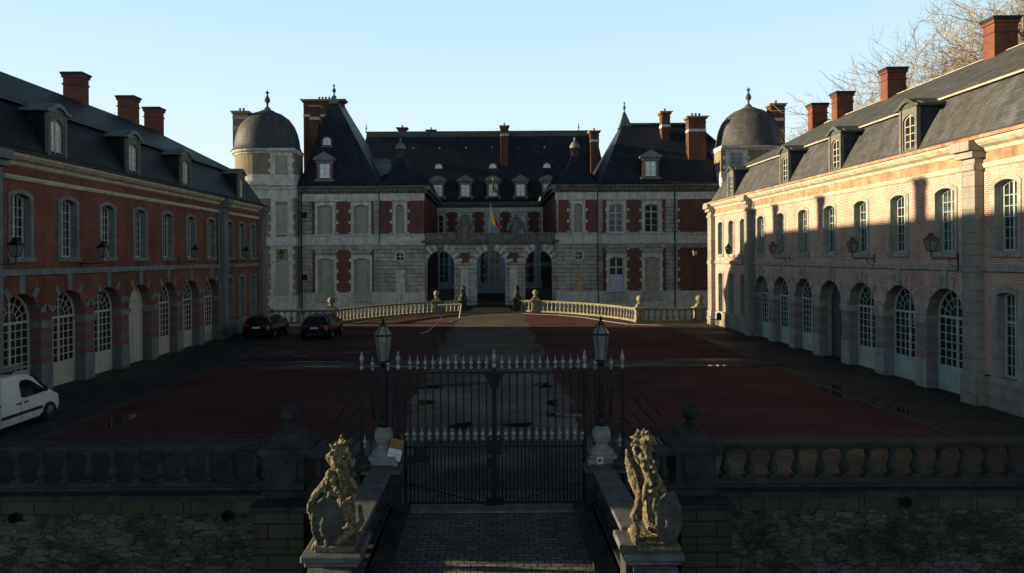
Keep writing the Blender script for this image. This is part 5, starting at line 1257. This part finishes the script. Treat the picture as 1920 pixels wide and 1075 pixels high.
# ------------------------------------------------------------------ wall lanterns on the wings
def wall_lantern(x, y, z, rz, label):
    o = empty('wall_lantern', (x, y, z), label, 'wall lamp', 'iron lanterns on brackets along the wings', rz)   # wall behind +y, arm towards -y
    q = MB(); q.box(-.025,.025,-.03,0,-.45,.2); q.tube([(0,-.02,0),(0,-.85,0),(0,-.98,.03),(0,-1.02,.12),(0,-1.02,.24)], .018, 5)
    q.tube([(0,-.03,-.38),(0,-.12,-.3),(0,-.3,-.2),(0,-.4,-.02)], .01, 4); q.tube([(0,-.4,-.02),(0,-.3,-.1),(0,-.22,-.08)], .01, 4); q.build('bracket', M['iron'], o)
    c = (0,-1.02,.24); q = MB()
    for k in range(4):
        a = pi/4+pi/2*k; q.tube([(.14*cos(a),-1.02+.14*sin(a),.3),(.24*cos(a),-1.02+.24*sin(a),.70)], .013, 4)
    q.lathe([(.03,.0),(.05,.04),(.2,.06),(.2,.08)], c, 4, pi/4); q.lathe([(.3,.70),(.29,.72),(.11,.88),(.08,.93),(.11,.95),(.03,1.0),(.01,1.04)], (0,-1.02,0), 4, pi/4)
    l_ = q.build('lantern', M['iron'], o)
    q = MB(); q.lathe([(.13,.31),(.23,.69)], (0,-1.02,0), 4, pi/4, cap=False); q.build('lantern_glass', M['lantern_glass'], l_)
WL = {-1: [(25.0,'nearest wall lantern on the left wing, at the photo edge'),(31.2,'wall lantern on the left wing beside the arch left of the closed door'),(41.0,'wall lantern in the middle of the far half of the left wing'),(48.6,'wall lantern on the far pilaster of the left wing')],
      1: [(26.0,'nearest wall lantern on the right wing, on the large pilaster'),(32.3,'wall lantern on the right wing above the second near arch'),(41.4,'wall lantern on the right wing above the far arches'),(48.2,'wall lantern on the far pilaster of the right wing, at the shadow edge')]}
for s in (-1,1):
    for Y, lab in WL[s]:
        x = (-18.47 if s < 0 else 17.87)
        if Y in (48.6,48.2,25.0,26.0): x -= s*.33
        wall_lantern(x, Y, 5.32, pi/2 if s < 0 else -pi/2, lab)
wall_lantern(-18.3, 57.2, 5.2, pi/2, 'wall lantern at the far end corner of the left wing'); wall_lantern(17.75, 57.0, 5.2, -pi/2+R(8), 'sunlit wall lantern at the far end corner of the right wing')

# ------------------------------------------------------------------ vehicles
M['paint_white'] = plain('white van paint', (.62,.64,.65), rough=.35, var=.1, scale=1.2, bmp=0, spec=.5, streak=.15)
M['paint_black'] = plain('black car paint', (.006,.007,.009), rough=.2, var=.1, bmp=0, spec=.5)
M['rubber'] = plain('tyre rubber', (.015,.015,.015), rough=.9, bmp=.1); M['alloy'] = plain('alloy wheel', (.35,.36,.37), rough=.35, metal=.8, bmp=0)
M['plastic'] = plain('dark plastic trim', (.02,.02,.022), rough=.6, bmp=0); M['car_glass'] = glassm('car glass', (.008,.012,.014), rough=.04)
M['tail_red'] = plain('red tail lamp', (.3,.012,.02), rough=.2, bmp=0, spec=.5); M['plate'] = plain('number plate', (.45,.47,.5), rough=.4, bmp=0); M['chrome'] = plain('chrome trim', (.5,.5,.5), rough=.15, metal=1, bmp=0)
def loft_body(name, st, mat, parent):
    """st: (y, ground clearance, half width at sill, belt z, half width belt, roof z, half width roof) nose to tail"""
    q = MB(); rows = []
    for y, zb, hb, zs, hs, zr, hr in st:
        r = [(hb*.92,zb),(hb,zb+.12),(hs,(zb+zs)*.5),(hs*.995,zs),(hr+(hs-hr)*.35,zs+(zr-zs)*.6),(hr,zr-.05*(1 if zr-zs > .2 else .3)),(hr*.6,zr-.003),(0,zr)]
        full = [(a,y,b) for a,b in r]+[(-a,y,b) for a,b in r[-2::-1]]; rows.append(full)
    n = len(rows[0]); q.v = [p for r in rows for p in r]
    for i in range(len(rows)-1):
        for k in range(n): q.f.append((i*n+k, i*n+(k+1)%n, (i+1)*n+(k+1)%n, (i+1)*n+k)); q.m.append(0)
    q.f.append(tuple(range(n))); q.m.append(0); q.f.append(tuple((len(rows)-1)*n+k for k in range(n-1,-1,-1))); q.m.append(0)
    return q.build(name, M[mat], parent, smooth=True)
def wheel(parent, x, y, r, s, spokes=5):
    q = MB(); q.lathe([(r*.62,-.1),(r*.94,-.1),(r,-.06),(r,.06),(r*.94,.1),(r*.62,.1)], n=24, cap=False); q.v = [(s*c, a, b) for a, b, c in q.v]; o = q.build('wheel', M['rubber'], parent, (x,y,r), smooth=True)
    q = MB(); q.lathe([(r*.66,.0),(r*.66,.08),(r*.6,.085),(r*.58,.03)], n=20, cap=False); q.lathe([(r*.13,.02),(r*.13,.075)], n=8)
    for k in range(spokes):
        a = 2*pi*k/spokes; q.tube([(r*.1*cos(a),r*.1*sin(a),.06),(r*.62*cos(a),r*.62*sin(a),.055)], r*.075, 4)
    q.v = [(s*c, a, b) for a, b, c in q.v]; q.build('rim', M['alloy'], o)
    q = MB(); q.lathe([(r*1.16,-.02),(r*1.16,.012)], n=28); q.v = [(s*c, a, b) for a, b, c in q.v]; q.v = [(a,b,max(c,-r*.35)) for a,b,c in q.v]; q.build('wheel_arch', M['plastic'], parent, (x-s*.0,y,r+.02))
def van():
    o = empty('parked_van', (-16.05, 22.35, 0), 'white panel van with a ladder on its roof, parked beside the left wing', 'van', None, 0)
    W = .87                                    # nose towards +y
    st = [(-2.15,.38,.80,1.0,.80,1.7,.68),(-2.05,.26,.86,1.02,.87,1.8,.74),(-1.0,.24,.87,1.02,.88,1.84,.76),(.0,.24,.87,1.02,.88,1.84,.75),(.45,.24,.87,1.0,.88,1.80,.73),(.85,.24,.87,1.0,.88,1.62,.70),(1.15,.24,.87,1.0,.88,1.38,.70),(1.42,.24,.87,.98,.88,1.12,.72),(1.75,.24,.87,.9,.87,1.02,.70),(2.0,.26,.85,.8,.84,.90,.62),(2.15,.3,.76,.66,.76,.74,.5),(2.21,.36,.66,.56,.62,.6,.4)]
    loft_body('body', st, 'paint_white', o)
    for s in (-1,1):
        X = s*.895
        q = MB(); pts = [(.02,1.06),(.02,1.52),(.1,1.58),(.38,1.58),(.62,1.5),(.95,1.28),(1.2,1.1),(1.1,1.04),(.2,1.02)]
        v = [(s*(.905-.16*max(0,(z-1.02))/.7), y, z) for y, z in pts]; q.poly(v); q.poly([(a-s*.03,b,c) for a,b,c in v]); q.build('side_window', M['car_glass'], o)
        q = MB(); q.box(min(X,X+s*.015),max(X,X+s*.015),-.9,1.05,.5,.6); q.build('rub_strip', M['plastic'], o)
        q = MB(); q.box(min(X,X+s*.03),max(X,X+s*.03),.12,.3,.86,.9); q.build('door_handle', M['plastic'], o)
        q = MB(); q.box(min(X,X+s*.03),max(X,X+s*.03),-.22,-.04,.86,.9); q.build('door_handle', M['plastic'], o)
        q = MB(); q.box(min(X,X+s*.012),max(X,X+s*.012),-1.9,-.95,.93,.98); q.build('sliding_rail', M['plastic'], o)
        q = MB(); q.tube([(s*.86,1.02,1.12),(s*.98,1.0,1.14)], .03, 5); q.ball((s*1.05,.98,1.17), .1, 8, (.9,.6,1.1)); q.build('wing_mirror', M['plastic'], o)
        for y in (-1.38,1.42): wheel(o, s*.84, y, .32, s, 6)
        q = MB()
        for y in (-.93,.0): q.box(min(X-s*.0,X+s*.004),max(X,X+s*.004),y-.006,y+.006,.35,1.75 if y < -.5 else 1.0)
        q.build('door_seam', M['plastic'], o)
        q = MB(); q.ball((s*.66,2.05,.74), .14, 8, (1,.9,.7)); q.build('headlight', M['lantern_glass'], o)
    q = MB(); q.poly([(-.72,.86,1.64),(.72,.86,1.64),(.8,1.42,1.14),(-.8,1.42,1.14)]); q.build('windscreen', M['car_glass'], o)
    q = MB()
    for y in (-1.5,-.2): q.box(-.7,.7,y,y+.05,1.84,1.92)
    q.build('roof_rack', M['plastic'], o)
    L2 = empty('ladder', (-15.6, 22.0, 1.94), 'aluminium ladder lying on the roof rack of the white van', 'ladder')
    q = MB()
    for x in (-.2,.2): q.box(x-.03,x+.03,-2.2,1.2,0,.07)
    q.build('rails', M['alloy'], L2); q = MB()
    for k in range(11): q.box(-.17,.17,-2.05+k*.3,-2.01+k*.3,.02,.05)
    q.build('rungs', M['alloy'], L2)
van()
def suv(x, y, label, body=0, rz=0):
    o = empty('parked_car', (x, y, 0), label, 'car', 'black cars parked by the far balustrade', rz)
    k = 1.0 if body == 0 else .96
    st = [(-2.42,.5,.72,.80,.72,.98,.6),(-2.38,.3,.88,.98,.88,1.1,.72),(-2.3,.25,.93,1.05,.94,1.2,.72),(-2.1,.24,.95,1.06,.95,1.5,.66),(-1.8,.24,.96,1.06,.96,1.62*k,.66),(-1.0,.24,.96,1.05,.96,1.68*k,.68),(.0,.24,.96,1.04,.96,1.68*k,.68),(.5,.24,.96,1.02,.96,1.58*k,.68),(1.0,.24,.96,1.0,.96,1.28,.72),(1.3,.24,.96,.98,.95,1.08,.76),(1.9,.26,.94,.92,.92,1.0,.7),(2.3,.32,.85,.75,.82,.86,.6),(2.45,.4,.72,.6,.66,.68,.4)]
    loft_body('body', st, 'paint_black', o)
    q = MB(); q.poly([(-.7,-2.33,1.14),(.7,-2.33,1.14),(.58,-1.99,1.55*k),(-.58,-1.99,1.55*k)]); q.v = [(a,b-.03,c+.02) for a,b,c in q.v]; q.build('rear_window', M['car_glass'], o)
    for s in (-1,1):
        q = MB(); v = [(-1.9,1.1),(-1.6,1.5*k),(-.8,1.6*k),(.1,1.58*k),(.5,1.46*k),(.95,1.12),(.6,1.06)]; q.poly([(s*(.97-.3*max(0,(z-1.05))/.62), y_, z) for y_, z in v]); q.build('side_window', M['car_glass'], o)
        q = MB(); q.box(s*.62-.22, s*.62+.22, -2.46, -2.3, .92, 1.06); q.build('tail_lamp', M['tail_red'], o)
        for yy in (-1.5,1.5): wheel(o, s*.9, yy, .37, s, 5)
        q = MB(); q.tube([(s*.66,-1.7,1.64*k),(s*.64,-1.0,1.73*k),(s*.64,.2,1.73*k),(s*.66,.45,1.63*k)], .018, 4); q.build('roof_rail', M['chrome'], o)
        q = MB(); q.ball((s*1.06,.75,1.12), .11, 8, (.9,.6,.8)); q.build('wing_mirror', M['paint_black'], o)
    q = MB(); q.box(-.26,.26,-2.475,-2.42,.8,.91); q.build('number_plate', M['plate'], o)
    q = MB()
    if body == 0: q.box(-.68,.68,-2.47,-2.38,.985,1.005); q.box(-.55,.55,-2.48,-2.38,.38,.45)
    else: q.box(.05,.5,-2.48,-2.38,.38,.42)
    q.build('chrome_strip', M['chrome'], o)
suv(-11.7, 48.3, 'black estate car with a chrome strip across its tailgate, nearer the court centre', 0)
suv(-15.75, 48.9, 'black estate car with a glowing red right tail lamp, beside the left wing', 1)

# ------------------------------------------------------------------ bicycles
def bike(x, y, rz, label, mat='plastic', lean=.15):
    o = empty('bicycle', (x, y, 0), label, 'bicycle', 'bicycles leaning on the wings', rz); o.rotation_euler = (lean, 0, rz)
    for cx in (-.52,.52):
        q = MB(); q.tube([(cx+.33*cos(2*pi*k/20),0,.34+.33*sin(2*pi*k/20)) for k in range(21)], .016, 5, False)
        for k in range(8): a = pi*k/8; q.tube([(cx+.33*cos(a),0,.34+.33*sin(a)),(cx-.33*cos(a),0,.34-.33*sin(a))], .003, 3)
        q.build('wheel', M['rubber'], o)
    q = MB()
    for a, b in (((-.52,.34),(-.1,.3)),((-.1,.3),(-.22,.82)),((-.22,.78),(.36,.84)),((-.1,.3),(.38,.76)),((.52,.34),(.34,.95)),((-.52,.34),(-.2,.74))): q.tube([(a[0],0,a[1]),(b[0],0,b[1])], .017, 5)
    q.build('frame', M[mat], o)
    q = MB(); q.tube([(.34,0,.93),(.36,-.25,1.0),(.25,-.28,1.0)], .012, 4); q.tube([(.34,0,.93),(.36,.25,1.0),(.25,.28,1.0)], .012, 4); q.build('handlebar', M['chrome'], o)
    q = MB(); q.ball((-.24,0,.88), .12, 8, (1.1,.6,.3)); q.build('saddle', M['plastic'], o)
    q = MB(); q.box(-.75,-.35,-.14,.14,.68,.72); q.build('carrier', M['plastic'], o)
    return o
bike(17.1, 52.6, R(82), 'sunlit bicycle against the far end of the right wing, the one with the black bag', 'chrome', .12)
bike(16.7, 52.9, R(100), 'sunlit bicycle standing in front of another at the far end of the right wing', 'alloy', -.08)
bg_ = sculpt('pannier_bag', [('b',(0,0,.0),(.3,.25,.45)),('s',(0,0,.25),.16,(1,1,.7))], 'plastic', (17.2,52.3,.85), 0, .03, .02); tag(bg_, 'black bag hanging on the sunlit bicycle by the right wing', 'bag')
bike(-17.75, 46.4, R(95), 'dark bicycle leaning by the last arch of the left wing', 'plastic', -.15)

# ------------------------------------------------------------------ barrier, flags
M['white_metal'] = plain('white painted metal', (.6,.6,.58), rough=.5, var=.1, bmp=0)
b_ = empty('barrier', (-3.35, 58.2, 0), 'white swing barrier with a bent post in front of the far bridge', 'barrier')
q = MB(); q.tube([(.55,3.2,0),(.6,3.0,.4),(.75,2.4,1.35)], .05, 6); q.tube([(.55,3.2,.05),(.2,1.8,.03),(-.0,.4,.04)], .04, 5); q.build('post', M['white_metal'], b_)
q = MB(); q.tube([(.8,2.3,1.4),(-1.3,2.3,1.32)], .05, 6); q.build('boom', M['white_metal'], b_)
q = MB(); q.tube([(-3.75,53.2,1.0),(-3.85,52.4,.8),(-4.1,51.2,.5),(-4.6,50.0,.15),(-5.1,49.7,.04)], .025, 5); tag(q.build('bent_rod', M['white_metal']), 'thin bent white rod sticking up from the left gravel beyond the gate', 'rod')
M['yellow'] = plain('yellow flag cloth', (.75,.6,.02), var=.1, bmp=0); M['redflag'] = plain('red flag cloth', (.6,.03,.03), var=.1, bmp=0); M['blackflag'] = plain('black flag cloth', (.02,.02,.02), bmp=0)
def flag(x, y, z, h, w_, label, cols, seed):
    o = empty('flag', (x, y, z), label, 'flag', 'flags on the axis of the chateau')
    q = MB(); q.tube([(0,0,0),(.18,0,h)], .035, 6); q.ball((.18,0,h+.05), .07, 6); q.build('pole', M['white_metal'], o)
    ns = len(cols); nx = 12; nz = 12
    for ci, c in enumerate(cols):
        q = MB(); g = []
        for i in range(nx//ns+1):
            u = (ci*(nx//ns)+i)/nx
            col = []
            for j in range(nz+1):
                v = j/nz; X = .18+.06+u*w_*(.15+v*.85)+.0; Z = h-.15-u*w_*.75-v*(h*.62)*(1-.12*u); Y = .16*sin(u*9+v*2)*(.3+u); col.append((X,Y,Z))
            g.append(col)
        for i in range(len(g)-1):
            for j in range(nz): q.poly([g[i][j],g[i+1][j],g[i+1][j+1],g[i][j+1]])
        ob = q.build('%s_stripe' % c[0], M[c[1]], o, smooth=True); md = ob.modifiers.new('t','SOLIDIFY'); md.thickness = .01
    return o
flag(PX(917.5), 79.3, 8.2, 3.25, 1.15, 'yellow and red flag hanging from the white pole over the central arch', [('yellow','yellow'),('red','redflag')], 1)
x_, z_ = P(922, 370, 97.6); flag(x_, 97.6, z_, 2.6, .55, 'small black, yellow and red flag in front of the central dormer', [('black','blackflag'),('yellow','yellow'),('red','redflag')], 2)

# ------------------------------------------------------------------ bare trees beyond the right wing
def tree(x, y, h, seed, label, spread=1.0, lean=(0,0), detail=1.0, r0=.35, minr=.006):
    g = random.Random(seed); tr = MB(); br = MB()
    def grow(p, d, L_, r, lev):
        nseg = 5 if lev < 3 else 3; pts = [p]; rs = [r]; q_ = p.copy(); dd = d.copy()
        for i in range(nseg):
            k = .2 if lev < 2 else .45
            dd = (dd+Vector((g.uniform(-k,k), g.uniform(-k,k), g.uniform(-k*.5,k*.8)))).normalized(); q_ = q_+dd*L_/nseg; pts.append(q_.copy()); rs.append(r*(1-.4*(i+1)/nseg))
        if lev and q_.z < h*.2: return
        (tr if lev < 2 else br).tube(pts, rs, 8 if lev < 2 else (5 if lev < 3 else 3), cap=False)
        if lev >= 6 or L_ < .3: return
        nch = [6,6,5,5,3,3][min(lev,5)]
        if lev >= 3: nch = max(2, int(nch*detail+.5))
        for c in range(nch):
            i = g.randint(1 if lev else 2, nseg) if c else nseg
            ax = Vector((g.uniform(-1,1), g.uniform(-1,1), g.uniform(-.35,.6))).normalized()
            nd = (dd*(1.0 if c == 0 else .4)+ax*(.35 if c == 0 else .95)*spread).normalized()
            grow(pts[i], nd, L_*g.uniform(.55,.76), max(minr, rs[i]*(.8 if c == 0 else g.uniform(.42,.62))), lev+1)
    o = empty('bare_tree', (x, y, -.4), label, 'tree', 'bare trees beyond the right wing')
    grow(Vector((0,0,0)), Vector((lean[0],lean[1],1)).normalized(), h*.36, r0, 0)
    k = h/max(p[2] for p in br.v); kx = max(k, 1.0)
    for mb in (tr, br): mb.v = [(a*kx*1.05, b*kx*1.05, c*k) for a, b, c in mb.v]
    tr.build('trunk', M['bark'], o, smooth=True); br.build('crown', M['twig'], o)
    return o
tree(37.5, 62, 22.5, 9, 'wide bare tree rising behind the two farther chimneys of the right wing', 1.0, (-.12,0), 1.0, .36, .014)
tree(42.5, 66, 24, 17, 'slender bare tree between the second and third farthest chimneys of the right wing', 1.0, (-.05,0), 1.0, .3, .014)
tree(39, 55, 26, 12, 'tall bare plane tree between the two nearest chimneys of the right wing', 1.0, (-.1,0), 1.0, .46, .013)
tree(38.5, 44, 27, 23, 'largest bare plane tree with thick yellowish limbs at the right photo edge', 1.05, (.0,0), 1.0, .75, .012)
tree(37.5, 50, 24, 31, 'dense bare tree just behind the ridge of the right wing left of its largest chimney', 1.0, (.05,0), 1.0, .42, .012)
tree(45, 60, 30, 61, 'farther tall bare tree filling the gap behind the largest chimney', 1.0, (0,0), 1.0, .5, .02)
tree(61.5, 133, 23, 45, 'small distant bare tree between the right tower and the right wing', 1.0, (0,0), .8, .35, .02)
tree(-31, 118, 22, 47, 'faint distant bare tree glimpsed beside the left dome', .9, (0,0), .6, .25, .02)

# ------------------------------------------------------------------ leaf litter and grit along the edges, weeds at the wall feet
M['leaf'] = plain('dead leaves', (.16,.09,.04), var=.5, scale=9, bmp=0); M['grit'] = plain('loose grit', (.12,.09,.08), var=.5, scale=9, bmp=0); M['weed'] = plain('weeds', (.05,.07,.02), var=.5, scale=5, bmp=0)
g = random.Random(77)
def litter(name, lab, n, pick, size, mat, lift=.03):
    q = MB()
    for _ in range(n):
        x, y = pick(); a = g.uniform(0, 6.28); r = g.uniform(.5,1)*size; z = lift+g.uniform(0,.01)
        u = Vector((cos(a),sin(a),g.uniform(-.3,.3)))*r; v = Vector((-sin(a),cos(a),g.uniform(-.3,.3)))*r*.7; c = Vector((x,y,z+r*.25)); q.poly([c-u,c-v,c+u,c+v])
    tag(q.build(name, M[mat]), lab, None, None, 'stuff')
def edge():
    k = g.choice('abcdef'); t = g.random()
    if k == 'a': return (-18.3+abs(g.gauss(0,.5)), 17+t*39)
    if k == 'b': return (17.7-abs(g.gauss(0,.5)), 17+t*39)
    if k == 'c': return (g.choice([-1,1])*2.95+g.gauss(0,.25), 21+t*45)
    if k == 'd': return (g.choice([-1,1])*13.9+g.gauss(0,.35), 21+t*33)
    if k == 'e': return (g.uniform(-18,18), 16.8+abs(g.gauss(0,.4)))
    return (g.uniform(-13.5,13.5), 35.6+g.choice([-1,1])*1.3+g.gauss(0,.2))
litter('leaf_litter', 'dead leaves blown along the walls and path edges', 2600, edge, .045, 'leaf')
litter('loose_grit', 'loose red grit spilled from the gravel over the cobbles', 5200, lambda: (lambda e: e)(edge()), .028, 'grit')
q = MB()
for _ in range(420):
    s_ = g.choice([-1,1]); x = (17.75 if s_ > 0 else -18.35)-s_*g.uniform(0,.12); y = g.uniform(16.5,56); h = g.uniform(.05,.2)
    for k in range(4): a = g.uniform(0,6.28); q.poly([(x,y,0),(x+.02,y+.02,0),(x+cos(a)*h*.5,y+sin(a)*h*.5,h)])
tag(q.build('weeds', M['weed']), 'small weeds sprouting at the foot of the wing walls', None, None, 'stuff')
